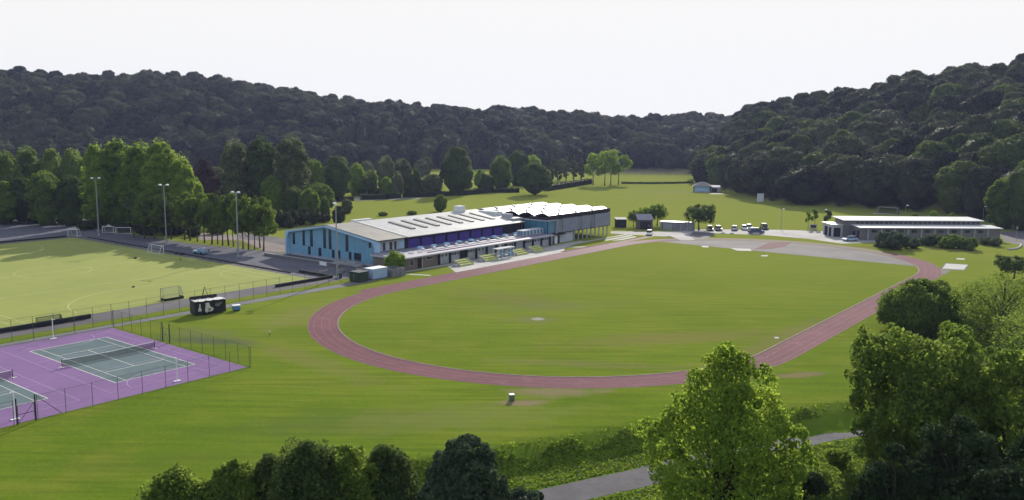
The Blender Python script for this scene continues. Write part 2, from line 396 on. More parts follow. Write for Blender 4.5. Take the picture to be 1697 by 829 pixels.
# track rubber: mauve with faint lane lines, worn, greying round the far bend
def track_mat():
    m = surf('mauve_track', (.145, .060, .074), (.12, .050, .063), .06, scale3=.5, c3=(.19, .10, .115), amt3=.45, rough=.9, coords='Object')
    nt = m.node_tree; L = nt.links.new; b = nt.nodes[m['_b']]; mx = nt.nodes[m['_mix']]
    tc = N(nt, 'ShaderNodeTexCoord')
    sp = N(nt, 'ShaderNodeSeparateXYZ'); L(tc.outputs['Object'], sp.inputs[0])
    def band(o, lo, hi):
        r = N(nt, 'ShaderNodeMapRange'); r.inputs['From Min'].default_value = lo; r.inputs['From Max'].default_value = hi; L(o, r.inputs[0]); return r.outputs[0]
    a = band(sp.outputs['X'], 58, 66)            # past the far straight end (local x from the centre)
    c = band(sp.outputs['Y'], -27, -20)
    d = band(sp.outputs['Y'], 43, 38)
    mu = N(nt, 'ShaderNodeMath', operation='MULTIPLY'); L(a, mu.inputs[0]); L(c, mu.inputs[1])
    mu2 = N(nt, 'ShaderNodeMath', operation='MULTIPLY'); L(mu.outputs[0], mu2.inputs[0]); L(d, mu2.inputs[1])
    m3 = N(nt, 'ShaderNodeMix', data_type='RGBA'); m3.inputs['B'].default_value = (.155, .135, .085, 1)
    L(mu2.outputs[0], m3.inputs['Factor']); L(mx.outputs['Result'], m3.inputs['A'])
    # dust-paled home straight
    e = band(sp.outputs['Y'], 33, 38); f = band(sp.outputs['X'], -25, 40)
    mu3 = N(nt, 'ShaderNodeMath', operation='MULTIPLY'); L(e, mu3.inputs[0]); L(f, mu3.inputs[1])
    mu4 = N(nt, 'ShaderNodeMath', operation='MULTIPLY'); L(mu3.outputs[0], mu4.inputs[0]); mu4.inputs[1].default_value = .75
    m4 = N(nt, 'ShaderNodeMix', data_type='RGBA'); m4.inputs['B'].default_value = (.30, .22, .22, 1)
    L(mu4.outputs[0], m4.inputs['Factor']); L(m3.outputs['Result'], m4.inputs['A'])
    L(m4.outputs['Result'], b.inputs['Base Color'])
    return m
M['track'] = track_mat()

# grass: tones at several scales, mowing streaks, worn, rank and painted-shade patches with shapes of their own
def grass_mat():
    m, nt = newmat('grass_field'); L = nt.links.new
    out = N(nt, 'ShaderNodeOutputMaterial'); b = N(nt, 'ShaderNodeBsdfPrincipled'); b.inputs['Roughness'].default_value = .95
    b.inputs['Specular IOR Level'].default_value = 0.0
    L(b.outputs[0], out.inputs[0])
    tc = N(nt, 'ShaderNodeTexCoord'); P = tc.outputs['Object']
    def noise(sc, det=4, vec=None, rough=.5):
        n = N(nt, 'ShaderNodeTexNoise', i_Scale=sc, i_Detail=float(det)); n.inputs['Roughness'].default_value = rough
        L(vec or P, n.inputs['Vector']); return n.outputs['Fac']
    def rng(o, a, bb, c=0., d=1.):
        r = N(nt, 'ShaderNodeMapRange'); r.inputs['From Min'].default_value = a; r.inputs['From Max'].default_value = bb
        r.inputs['To Min'].default_value = c; r.inputs['To Max'].default_value = d; L(o, r.inputs[0]); return r.outputs[0]
    def mix(f, a, c):
        x = N(nt, 'ShaderNodeMix', data_type='RGBA')
        L(f, x.inputs['Factor'])
        if isinstance(a, tuple): x.inputs['A'].default_value = (*a, 1)
        else: L(a, x.inputs['A'])
        x.inputs['B'].default_value = (*c, 1); return x.outputs['Result']
    def mul(o, k):
        x = N(nt, 'ShaderNodeMath', operation='MULTIPLY'); L(o, x.inputs[0])
        if isinstance(k, float): x.inputs[1].default_value = k
        else: L(k, x.inputs[1])
        return x.outputs[0]
    mp = N(nt, 'ShaderNodeMapping'); mp.inputs['Rotation'].default_value = (0, 0, -A - .12); mp.inputs['Scale'].default_value = (.06, 1, 1); L(P, mp.inputs[0])
    mq = N(nt, 'ShaderNodeMapping'); mq.inputs['Rotation'].default_value = (0, 0, .25); mq.inputs['Scale'].default_value = (.12, 1, 1); L(P, mq.inputs[0])
    G1, G2 = (.134, .184, .020), (.098, .150, .015)
    c = mix(rng(noise(.03, 6), .40, .60), G1, G2)
    c = mix(rng(noise(.11, 6, None, .65), .46, .66, 0, .7), c, (.168, .180, .030))
    c = mix(rng(noise(1.0, 6, mp.outputs[0]), .42, .66, 0, .6), c, (.062, .105, .012))
    c = mix(rng(noise(1.1, 6, mq.outputs[0], .65), .48, .68, 0, .42), c, (.070, .108, .014))
    c = mix(rng(noise(1.9, 6, None, .7), .5, .72, 0, .5), c, (.17, .21, .022))
    c = mix(rng(noise(5.5, 4, None, .7), .5, .75, 0, .5), c, (.05, .09, .008))
    sp = N(nt, 'ShaderNodeSeparateXYZ'); L(P, sp.inputs[0])
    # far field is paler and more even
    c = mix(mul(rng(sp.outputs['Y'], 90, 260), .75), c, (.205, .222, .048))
    # patches: (x, y, rx, ry, angle, colour, strength)
    patches = [
        (*W(124, 96), 6, 16, A, (.15, .145, .05), .55),
        (*W(116, 60), 16, 4, A + 2.4, (.15, .14, .05), .5),
        (*W(124, 46.5), 26, 2.6, A, (.16, .15, .06), .6),
        (*W(170, 44.5), 34, 1.6, A, (.18, .15, .075), .6),
        (*W(95, 62), 15, 2.0, A + 2.1, (.17, .15, .07), .4),
        (*gp(925, 649), 7, 2.2, .1, (.20, .155, .10), .75),
        (*gp(865, 668), 3.2, 1.3, .1, (.21, .15, .11), .9),
        (*gp(1325, 622), 4.5, 1.3, .3, (.19, .14, .09), .8),
        (*gp(1080, 630), 16, 2.6, .15, (.17, .145, .07), .55),
        (*gp(345, 565), 9, 2.6, -.25, (.085, .10, .055), .85),
        (*gp(330, 552), 7, 3.0, -.2, (.13, .14, .06), .6),
        (*gp(505, 520), 5, 14, -.3, (.19, .17, .07), .45),
        (*gp(520, 600), 20, 2.6, -.75, (.17, .15, .06), .4),
        (*gp(600, 700), 16, 5, .2, (.085, .115, .03), .5),
        (*gp(330, 760), 14, 3, .2, (.08, .12, .018), .4),
        (*gp(780, 690), 14, 5, .2, (.16, .175, .05), .5),
        (*gp(1180, 330), 60, 9, -.1, (.20, .20, .06), .5),
        (*gp(1110, 318), 26, 8, .1, (.19, .185, .09), .6),
        (*gp(1105, 285), 95, 58, .0, (.06, .062, .042), .95),  # far paddock: the hill's shadow painted in as darker ground
        (*W(232, 118), 12, 6, A + .3, (.16, .12, .07), .6),
        (*gp(1500, 412), 28, 1.6, -.25, (.15, .12, .06), .6),
        (*gp(900, 508), 16, 4, .2, (.14, .155, .06), .35),
        (*gp(1130, 560), 22, 4, .3, (.17, .155, .05), .4),
        (*gp(885, 530), 5, 3, 0, (.155, .15, .07), .5),
        (*gp(380, 400), 34, 3, -.75, (.13, .11, .065), .5),
    ]
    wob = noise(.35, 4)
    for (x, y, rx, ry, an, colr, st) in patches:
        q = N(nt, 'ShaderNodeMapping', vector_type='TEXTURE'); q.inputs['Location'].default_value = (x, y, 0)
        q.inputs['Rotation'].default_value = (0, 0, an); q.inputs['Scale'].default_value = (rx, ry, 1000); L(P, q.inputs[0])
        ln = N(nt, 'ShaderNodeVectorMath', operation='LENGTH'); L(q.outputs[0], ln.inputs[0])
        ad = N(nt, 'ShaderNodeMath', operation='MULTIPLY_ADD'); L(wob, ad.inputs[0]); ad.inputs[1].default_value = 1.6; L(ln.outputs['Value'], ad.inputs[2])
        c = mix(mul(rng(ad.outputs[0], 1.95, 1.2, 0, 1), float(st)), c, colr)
    # rough bank and woodland floor from a map carried by the mesh
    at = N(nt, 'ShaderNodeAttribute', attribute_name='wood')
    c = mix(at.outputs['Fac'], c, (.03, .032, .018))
    at2 = N(nt, 'ShaderNodeAttribute', attribute_name='rough')
    c = mix(mul(at2.outputs['Fac'], rng(noise(.8, 5), .35, .6, .25, 1.)), c, (.085, .14, .015))
    L(c, b.inputs['Base Color'])
    bp = N(nt, 'ShaderNodeBump'); bp.inputs['Strength'].default_value = .6; bp.inputs['Distance'].default_value = .12
    L(noise(2.2, 8, None, .75), bp.inputs['Height']); L(bp.outputs[0], b.inputs['Normal'])
    return m
M['grass'] = grass_mat()

# ------------------------------------------------------------------ the ground sheet
def axis_lines(segs):
    out = []
    for a, b, st in segs: out += list(np.arange(a, b, st))
    return np.array(out + [segs[-1][1]])
gx = axis_lines([(-1480, -760, 60), (-760, -160, 10), (-160, 160, 2.5), (160, 760, 10), (760, 1480, 60)])
gy = axis_lines([(-300, -20, 40), (-20, 50, 6), (50, 130, 1.6), (130, 270, 5), (270, 1000, 7), (1000, 1900, 60)])
X, Y = np.meshgrid(gx, gy)
Z = terrain(X, Y)
_, WOOD, _ = hills(X, Y)
nx, ny = len(gx), len(gy)
idx = np.arange(nx * ny).reshape(ny, nx)
F = np.stack([idx[:-1, :-1], idx[:-1, 1:], idx[1:, 1:], idx[1:, :-1]], -1).reshape(-1, 4)
gm = mesh_np('ground', np.stack([X, Y, Z], -1).reshape(-1, 3), F)
d_ = (np.interp(X, BX, BY) - Y)
rough = np.clip((d_ + 0.8) / 1.5, 0, 1)
for nm, arr in (('wood', WOOD.astype(float)), ('rough', rough)):
    a = gm.attributes.new(nm, 'FLOAT', 'POINT'); a.data.foreach_set('value', arr.ravel().astype(np.float32))
for p in gm.polygons: p.use_smooth = True
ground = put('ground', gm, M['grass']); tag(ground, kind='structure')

def sheet(name, pts, z, mat, kind='structure', parent=None):
    o = MB().face([(p[0], p[1], z) for p in pts]).build(name, mat, parent)
    # pieces wound the other way would face down
    if o.data.polygons[0].normal.z < 0: o.data.flip_normals()
    if kind: tag(o, kind=kind)
    return o
def psheet(name, pix, z, mat): return sheet(name, [gp(*p, z) for p in pix], z, mat)
def local_sheet(name, mb, mat, origin, z):
    o = mb.build(name, mat, None, loc=(origin[0], origin[1], z), rz=A); tag(o, kind='structure'); return o
def line_mb(mb, pts, w, z=0.0, closed=False):
    P = [Vector((p[0], p[1])) for p in pts]
    if closed: P = P + [P[0], P[1]]
    n = len(P); left = []; right = []
    for i in range(n):
        a = P[max(i - 1, 0)]; b = P[min(i + 1, n - 1)]
        d = (b - a).normalized(); nn = Vector((-d.y, d.x)) * w / 2
        left.append(P[i] + nn); right.append(P[i] - nn)
    rngk = range(1, n - 1) if closed else range(n - 1)
    if closed:
        left[0] = left[n - 2]; right[0] = right[n - 2]
        for k in range(0, n - 2):
            a, b = k, k + 1
            if k == 0: L0, R0 = left[n - 2], right[n - 2]
            else: L0, R0 = left[a], right[a]
            mb.face([(*R0, z), (*right[b], z), (*left[b], z), (*L0, z)])
    else:
        for k in rngk: mb.face([(*right[k], z), (*right[k + 1], z), (*left[k + 1], z), (*left[k], z)])
    return mb
def rect_line(mb, x0, x1, y0, y1, w, z=0.0):
    mb.face([(x0, y0, z), (x1, y0, z), (x1, y0 + w, z), (x0, y0 + w, z)])
    mb.face([(x0, y1 - w, z), (x1, y1 - w, z), (x1, y1, z), (x0, y1, z)])
    mb.face([(x0, y0 + w, z), (x0 + w, y0 + w, z), (x0 + w, y1 - w, z), (x0, y1 - w, z)])
    mb.face([(x1 - w, y0 + w, z), (x1, y0 + w, z), (x1, y1 - w, z), (x1 - w, y1 - w, z)])
    return mb
def bar(mb, x0, x1, y0, y1, z=0.0): return mb.face([(x0, y0, z), (x1, y0, z), (x1, y1, z), (x0, y1, z)])
def arc(cx, cy, r, a0, a1, n=24): return [(cx + r * cos(a0 + (a1 - a0) * k / n), cy + r * sin(a0 + (a1 - a0) * k / n)) for k in range(n + 1)]

# running track, local frame centred on the oval
TC = (33.849, 176.56); TL, TR, TWD = 84.39, 36.5, 4.88
def stadium(r, n=40, x_extra=0.0):
    pts = []
    for k in range(n + 1): a = -pi / 2 + pi * k / n; pts.append((TL / 2 + r * cos(a), r * sin(a)))
    for k in range(n + 1): a = pi / 2 + pi * k / n; pts.append((-TL / 2 + r * cos(a), r * sin(a)))
    return pts
inn, outr = stadium(TR + .3), stadium(TR + TWD)
mb = MB(); n = len(inn)
for k in range(n):
    j = (k + 1) % n
    mb.face([(*inn[k], 0), (*outr[k], 0), (*outr[j], 0), (*inn[j], 0)])
trk = local_sheet('running_track', mb, M['track'], TC, 0.012)
mb = MB()
bar(mb, -49, 66, TR + TWD - .6, TR + 6.4)                         # extra width of the sprint straight
local_sheet('sprint_straight', mb, M['track'], TC, 0.008)
mb = MB(); line_mb(mb, stadium(TR + .12)[:-1], .24, 0, True)
kerb = local_sheet('track_kerb', mb, M['kerb'], TC, 0.05)
sol = kerb.modifiers.new('thick', 'SOLIDIFY'); sol.thickness = 0.04; sol.offset = -1
mb = MB()
for r in (TR + 1.52, TR + 2.74, TR + 3.96): line_mb(mb, stadium(r)[:-1], .06, 0, True)
line_mb(mb, stadium(TR + TWD - .08)[:-1], .09, 0, True)
for u in (-18, 6.2, 30): bar(mb, u, u + .1, TR + .4, TR + 6.2)
for (u, v) in ((-58, -31), (-56.4, -31.6), (-66, -20), (-50, -37.4), (-46, -38.2), (-43, -38), (-35, -38.5)):
    bar(mb, u, u + .9, v - .05, v + .08)
local_sheet('lane_lines', mb, surf('worn_lane_line', (.22, .13, .145), (.19, .105, .125), .6), TC, 0.017)
# grey apron inside the far bend
mb = MB(); D = []
for k in range(31):
    a = -pi / 2 * .86 + pi * .86 * k / 30 + .0
    D.append((TL / 2 + (TR - .1) * cos(a), (TR - .1) * sin(a)))
D = [p for p in D if p[0] > 55.2]
mb.face([(p[0], p[1], 0) for p in D]); local_sheet('jumps_apron', mb, M['asph'], TC, 0.016)
def S_sheet(name, s0, s1, t0, t1, z, mat): return sheet(name, [W(s0, t0), W(s1, t0), W(s1, t1), W(s0, t1)], z, mat)
sheet('high_jump_runup', [gp(1250, 413), gp(1275, 402), gp(1313, 402), gp(1300, 409), gp(1278, 413)], .022, M['redstrip'])
psheet('landing_mat', [(1210, 411.5), (1243, 412.5), (1246, 416), (1222, 415.5)], .03, M['concpale'])
psheet('landing_mat', [(1162, 407.5), (1174, 408), (1174, 410.3), (1164, 410)], .03, M['concpale'])
psheet('takeoff_board', [(1262, 423), (1273, 423), (1272, 425), (1261, 425)], .03, M['concpale'])
S_sheet('red_runup', 181, 203, 124.9, 126.2, .02, M['redstrip'])
# paved apron in front of the building
sheet('apron', [W(139.5, 124.95), W(181, 124.95), W(189, 130), W(196, 131.2), W(203, 131.5), W(203, 134.5), W(136, 134.6), W(131, 134.6), W(131, 133.4), W(145, 132.6)], .006, M['conc'])
sheet('apron_edge', [W(139.5, 124.97), W(174, 124.97), W(174, 127), W(146, 128.4)], .010, M['concpale'])
sheet('garden_path', [W(203, 131.7), W(232, 131.4), W(232, 132.6), W(203, 132.8)], .009, M['conc'])
sheet('garden_path', [W(192, 126.3), W(194, 126.3), W(190, 130.7), W(188, 130)], .012, M['conc'])
sheet('garden_path', [W(132.5, 126.5), W(133.6, 126.5), W(131, 133.2), W(129.9, 133.2)], .009, M['concpale'])
psheet('runup_strip', [(1003, 397.2), (1046, 389.2), (1050, 390.8), (1004, 399.4)], .022, M['concpale'])
psheet('runup_strip', [(1012, 399.2), (1052, 391.5), (1055, 393), (1030, 398.2)], .024, M['concpale'])
# throwing circle, sandpit slab, small slabs on the grass
cx, cy = gp(891, 529); mb = MB(); mb.face([(cx + 1.1 * cos(k * pi / 10), cy + 1.1 * sin(k * pi / 10), .02) for k in range(20)]); tag(mb.build('throwing_circle', surf('weathered_slab', (.22, .21, .17), (.17, .17, .12), 1.0)), kind='structure')
cx, cy = gp(1290, 560)
psheet('grass_slab', [(1283, 558.5), (1290, 558.5), (1291, 561), (1284, 561)], .02, M['concpale'])
psheet('throwing_cage_slab', [(1568, 437), (1604, 439), (1597, 447), (1562, 445)], .02, M['concpale'])
psheet('cage_slab_edge', [(1566, 436), (1606, 438.5), (1598, 448.5), (1559, 446.5)], .012, M['asph'])
psheet('grass_slab', [(1585, 428), (1599, 428.4), (1598, 430.6), (1585, 430)], .02, M['concpale'])
psheet('slab_path', [(1559, 447), (1575, 449), (1566, 455), (1552, 455)], .008, M['asph'])

# hockey pitch
S_sheet('pitch_surround', 48, 116, 136.4, 251, .008, M['asph'])
S_sheet('synthetic_turf', 48, 113.6, 143.0, 246.5, .014, M['turf'])
mb = MB(); o = W(56, 145.9)
rect_line(mb, 0, 55, 0, 91.4, .16)
for t in (22.9, 45.7, 68.5): bar(mb, .16, 54.84, t - .08, t + .08)
for t0, sg in ((.16, 1), (91.24, -1)):
    for r, w_ in ((14.63, .17),):
        a = [(27.5 - 1.83 + r * cos(q), t0 + sg * r * sin(q)) for q in np.linspace(pi, pi / 2, 16)]
        c = [(27.5 + 1.83 + r * cos(q), t0 + sg * r * sin(q)) for q in np.linspace(pi / 2, 0, 16)]
        line_mb(mb, a + c, w_)
line_mb(mb, arc(27.5, 45.7, 7.5, 0, 2 * pi, 30), .13)
for t in (12, 79.4):
    line_mb(mb, arc(54.8, t, 7, pi / 2, pi * 1.5, 16), .10)
bar(mb, 2, 2.12, -2.0, 93); bar(mb, 52, 52.12, -2.0, 93)
local_sheet('pitch_markings', mb, M['pitchline'], o, .019)
for p in mb.f: pass
# the path beside the pitch, its widening by the building, and hard ground round about
sheet('pitch_path', [W(20, 131.2), W(66, 131.2), W(80, 130.6), W(119, 130.2), W(131, 132.9), W(131, 137), W(120, 137), W(118, 133.0), W(80, 132.8), W(20, 133.0)], .016, M['lane'])
sheet('yard', [W(116, 137), W(133.3, 137), W(133.3, 180), W(128, 212), W(128, 262), W(116, 262)], .005, M['asphdark'])
psheet('hard_court', [(-260, 372), (0, 366), (166, 362), (205, 378), (160, 388), (0, 401), (-260, 415)], .012, M['asphdark'])
psheet('lane_behind_trees', [(330, 386), (420, 392), (478, 408), (486, 418), (440, 417), (400, 398), (330, 398)], .010, M['gravel'])
psheet('lane_behind_trees', [(396, 385), (452, 392), (484, 398), (484, 409), (440, 400), (396, 396)], .014, M['asph'])
psheet('car_park', [(1012, 383.5), (1100, 384), (1166, 380), (1290, 381), (1345, 382.5), (1400, 385), (1500, 372), (1500, 400), (1395, 404), (1340, 396), (1270, 390), (1180, 386.5), (1100, 392), (1012, 387)], .012, M['road'])
psheet('entrance_lane', [(1068, 388), (1110, 385), (1160, 385), (1182, 390), (1150, 397.6), (1130, 399), (1110, 391)], .017, M['road'])
psheet('entrance_lane', [(1150, 384), (1185, 386.6), (1180, 392), (1165, 397), (1152, 397.5), (1142, 391)], .021, M['asph'])
psheet('east_yard', [(1655, 384), (1760, 380), (1900, 385), (1900, 408), (1697, 408), (1664, 400)], .012, M['asph'])
psheet('east_road', [(1650, 372), (1900, 370), (1900, 378), (1655, 380)], .010, M['asphdark'])
psheet('cross_lane', [(586, 330.5), (700, 327.5), (700, 329.5), (590, 333)], .010, M['lane'])
# lower path at the foot of the bank
_p = [gp(*p, ZP) for p in ((780, 858), (900, 828), (1000, 805), (1066, 791), (1135, 771), (1290, 736), (1357, 721), (1452, 706), (1560, 691), (1700, 675))]
PX = [-30] + [p[0] for p in _p] + [100]
PYs = [52] + [p[1] for p in _p] + [100]
mb = MB(); L_, R_ = [], []
for i in range(len(PX)):
    a = Vector((PX[max(i - 1, 0)], PYs[max(i - 1, 0)])); b = Vector((PX[min(i + 1, len(PX) - 1)], PYs[min(i + 1, len(PX) - 1)]))
    d = (b - a).normalized(); nn = Vector((-d.y, d.x)) * 1.95
    L_.append(Vector((PX[i], PYs[i])) + nn); R_.append(Vector((PX[i], PYs[i])) - nn)
for i in range(len(PX) - 1):
    for j in range(6):
        f0, f1 = j / 6, (j + 1) / 6
        q = [R_[i].lerp(R_[i + 1], f0), R_[i].lerp(R_[i + 1], f1), L_[i].lerp(L_[i + 1], f1), L_[i].lerp(L_[i + 1], f0)]
        mb.face([(*p, ZP + .02) for p in q])
tag(mb.build('lower_path', surf('damp_path', (.105, .10, .11), (.08, .078, .088), .35, scale3=1.8, c3=(.05, .05, .045), amt3=.6)), kind='structure')

# courts
S_sheet('court_surface', 14, 65.3, 95.4, 131.0, .012, M['purplecourt'])
for s0 in (50.8, 31.9, 13.0):
    mb = MB(); rect_line(mb, 0, 10.97, 0, 23.77, .12)
    bar(mb, 1.37, 1.45, .12, 23.65); bar(mb, 9.52, 9.60, .12, 23.65)
    bar(mb, 1.45, 9.52, 5.45, 5.55); bar(mb, 1.45, 9.52, 18.2, 18.3)
    bar(mb, 5.44, 5.53, 5.55, 18.2); bar(mb, 5.44, 5.53, .12, .4)
    x0 = W(s0, 101.8)
    S_sheet('court_playing_area', s0, s0 + 10.97, 101.8, 101.8 + 23.77, .017, M['greycourt'])
    local_sheet('court_lines', mb, M['whiteline'], x0, .022)
netball = surf('faint_court_line', (.42, .30, .50), (.38, .27, .46), .6)
for s0 in (48.4, 29.6):
    mb = MB(); rect_line(mb, 0, 15.25, 0, 30.5, .07)
    line_mb(mb, arc(7.6, 0.05, 4.9, 0, pi, 24), .08); line_mb(mb, arc(7.6, 30.45, 4.9, pi, 2 * pi, 24), .08)
    bar(mb, .07, 15.18, 10.1, 10.17); bar(mb, .07, 15.18, 20.3, 20.37)
    local_sheet('netball_lines', mb, netball, W(s0, 98.3), .026)

# ------------------------------------------------------------------ main building
def build_hall():
    b = thing('sports_hall', 'long low sports hall with a sky-blue end wall, purple panels and a pale pitched roof', 'building', (*W(133.4, 143.8), 0), A)
    LN, WD = 54.4, 31.4     # along x, across y
    RG = 16.9
    prof = [(0, 0), (0, 5.75), (RG, 8.05), (WD, 5.75), (WD, 0)]
    w = MB()
    w.extr(prof, 'x', 0.0, 0.35); w.build('end_wall', M['blueclad'], b)
    w = MB(); w.box(0.36, LN, 0.0, .3, 0, 3.3); w.box(0.36, LN, .1, .4, 3.3, 5.7); w.box(.36, LN, WD - .3, WD, 0, 5.7)
    w.extr(prof, 'x', LN - .3, LN); w.build('wall', M['dark'], b)
    # portal frame round the gable
    f = MB()
    def sl(y): return 5.95 + (2.3 * y / RG if y < RG else 2.3 * (WD - y) / (WD - RG))
    def band(y0, y1, th): f.extr([(y0, sl(y0) - th), (y0, sl(y0)), (y1, sl(y1)), (y1, sl(y1) - th)], 'x', -.75, .5)
    band(-.9, RG, .42); band(RG + .001, WD + .7, .42)
    f.extr([(-.9, 3.3), (-.35, 3.3), (-.1, 4.8), (.6, sl(.6) - .42), (-.9, sl(-.9) - .42)], 'x', -.75, .5)
    f.extr([(WD + .7, 0), (WD + .35, 0), (WD + .1, 4.2), (WD - .7, sl(WD - .7) - .42), (WD + .7, sl(WD + .7) - .42)], 'x', -.75, .5)
    f.build('portal_frame', M['blueframe'], b)
    # end wall windows  (t, z) surveyed
    for (t0, z0, t1, z1) in [(173.7, 5.4, 172.9, 2.7), (169.8, 6.3, 169.1, 2.7), (166.9, 6.6, 166.1, 2.7), (162.0, 7.2, 161.2, 2.7), (160.0, 7.4, 159.2, 2.7), (154.0, 6.6, 153.2, 2.7),
                             (167.8, 2.5, 167.0, .7), (163.9, 2.5, 163.0, .7), (158.9, 2.5, 158.2, .6), (156.6, 2.5, 156.1, .6), (152.9, 2.5, 152.2, .6), (151.1, 2.5, 148.9, .8), (146.1, 5.3, 145.4, 4.3)]:
        y0, y1 = t1 - 143.8, t0 - 143.8
        fr = MB(); fr.box(-.05, .0, y0 - .08, y1 + .08, z1 - .08, z0 + .08); fo = fr.build('window', M['dark'], b)
        MB().box(-.08, -.045, y0, y1, z1, z0).build('pane', M['glass'], fo)
    # vertical laps of the cladding
    c = MB()
    for y in np.arange(1.2, 31, 1.18):
        top = sl(y) - .45
        c.box(-.03, -.001, y, y + .05, .1, top)
    c.build('cladding_ribs', M['blueclad'], b)
    MB().box(-.12, -.002, .1, WD - .1, 0.0, .45).build('plinth', M['render'], b)
    # upper wall facing the track: white framed bay, then purple panels
    u = MB(); u.box(.5, 9.0, -.05, .09, 3.35, 5.6); u.build('upper_bay', M['renderpale'], b)
    for a0, a1 in ((2.1, 2.9), (4.2, 5.1), (5.7, 6.4)):
        MB().box(a0, a1, -.09, -.052, 3.5, 5.3).build('window', M['glass'], b)
    MB().box(7.3, 8.7, -.09, -.052, 3.5, 5.3).build('blue_panel', M['blueframe'], b)
    for k in range(8):
        a0 = 10.3 + k * 4.55
        MB().box(a0, a0 + 3.75, -.10, .08, 3.0, 5.35).build('purple_panel', M['purple'], b)
    # roof in two sheets with ribs
    for (x0, x1, mat, nm) in ((-.4, 9.0, M['roofgrey'], 'roof'), (9.001, LN + .2, M['roofwhite'], 'roof')):
        r = MB()
        r.extr([(-1.1, 5.98), (RG, 8.30), (RG, 8.42), (-1.1, 6.10)], 'x', x0, x1)
        r.extr([(RG + .001, 8.30), (WD + .9, 5.98), (WD + .9, 6.10), (RG + .001, 8.42)], 'x', x0, x1)
        ro = r.build(nm, mat, b)
        s = MB()
        for x in np.arange(x0 + .4, x1 - .2, 1.0 if x0 > 0 else .8):
            s.extr([(-1.05, 6.106), (RG - .1, 8.408), (RG - .1, 8.45), (-1.05, 6.15)], 'x', x, x + .06)
        s.build('roof_seams', mat, ro)
    r = MB(); r.box(8.85, 9.15, -1.1, RG, 0, .12)
    edge = MB(); edge.extr([(-1.12, 6.11), (RG, 8.43), (RG, 8.58), (-1.12, 6.26)], 'x', 8.85, 9.1); edge.build('roof_upstand', M['roofbright'], b)
    for k in range(8):
        x = 16.3 + k * 4.43
        y0, y1 = 4.6, 13.0
        q = lambda y: 6.10 + 2.32 * (y + 1.1) / (RG + 1.1)
        MB().extr([(y0, q(y0) + .02), (y1, q(y1) + .02), (y1, q(y1) + .25), (y0, q(y0) + .25)], 'x', x, x + 1.25).build('rooflight', M['rooflight'], b)
    MB().box(45.5, 48.0, 15.0, 17.2, 8.2, 9.9).build('roof_vent', M['roofbright'], b, .05)
    MB().box(9.5, 15.5, RG + 1, RG + 2.4, 8.1, 8.65).build('roof_duct', M['roofbright'], b)
    g = MB(); g.box(-.4, LN + .2, -1.28, -1.11, 5.86, 6.0); g.build('gutter', M['darkmetal'], b)
    return b
build_hall()

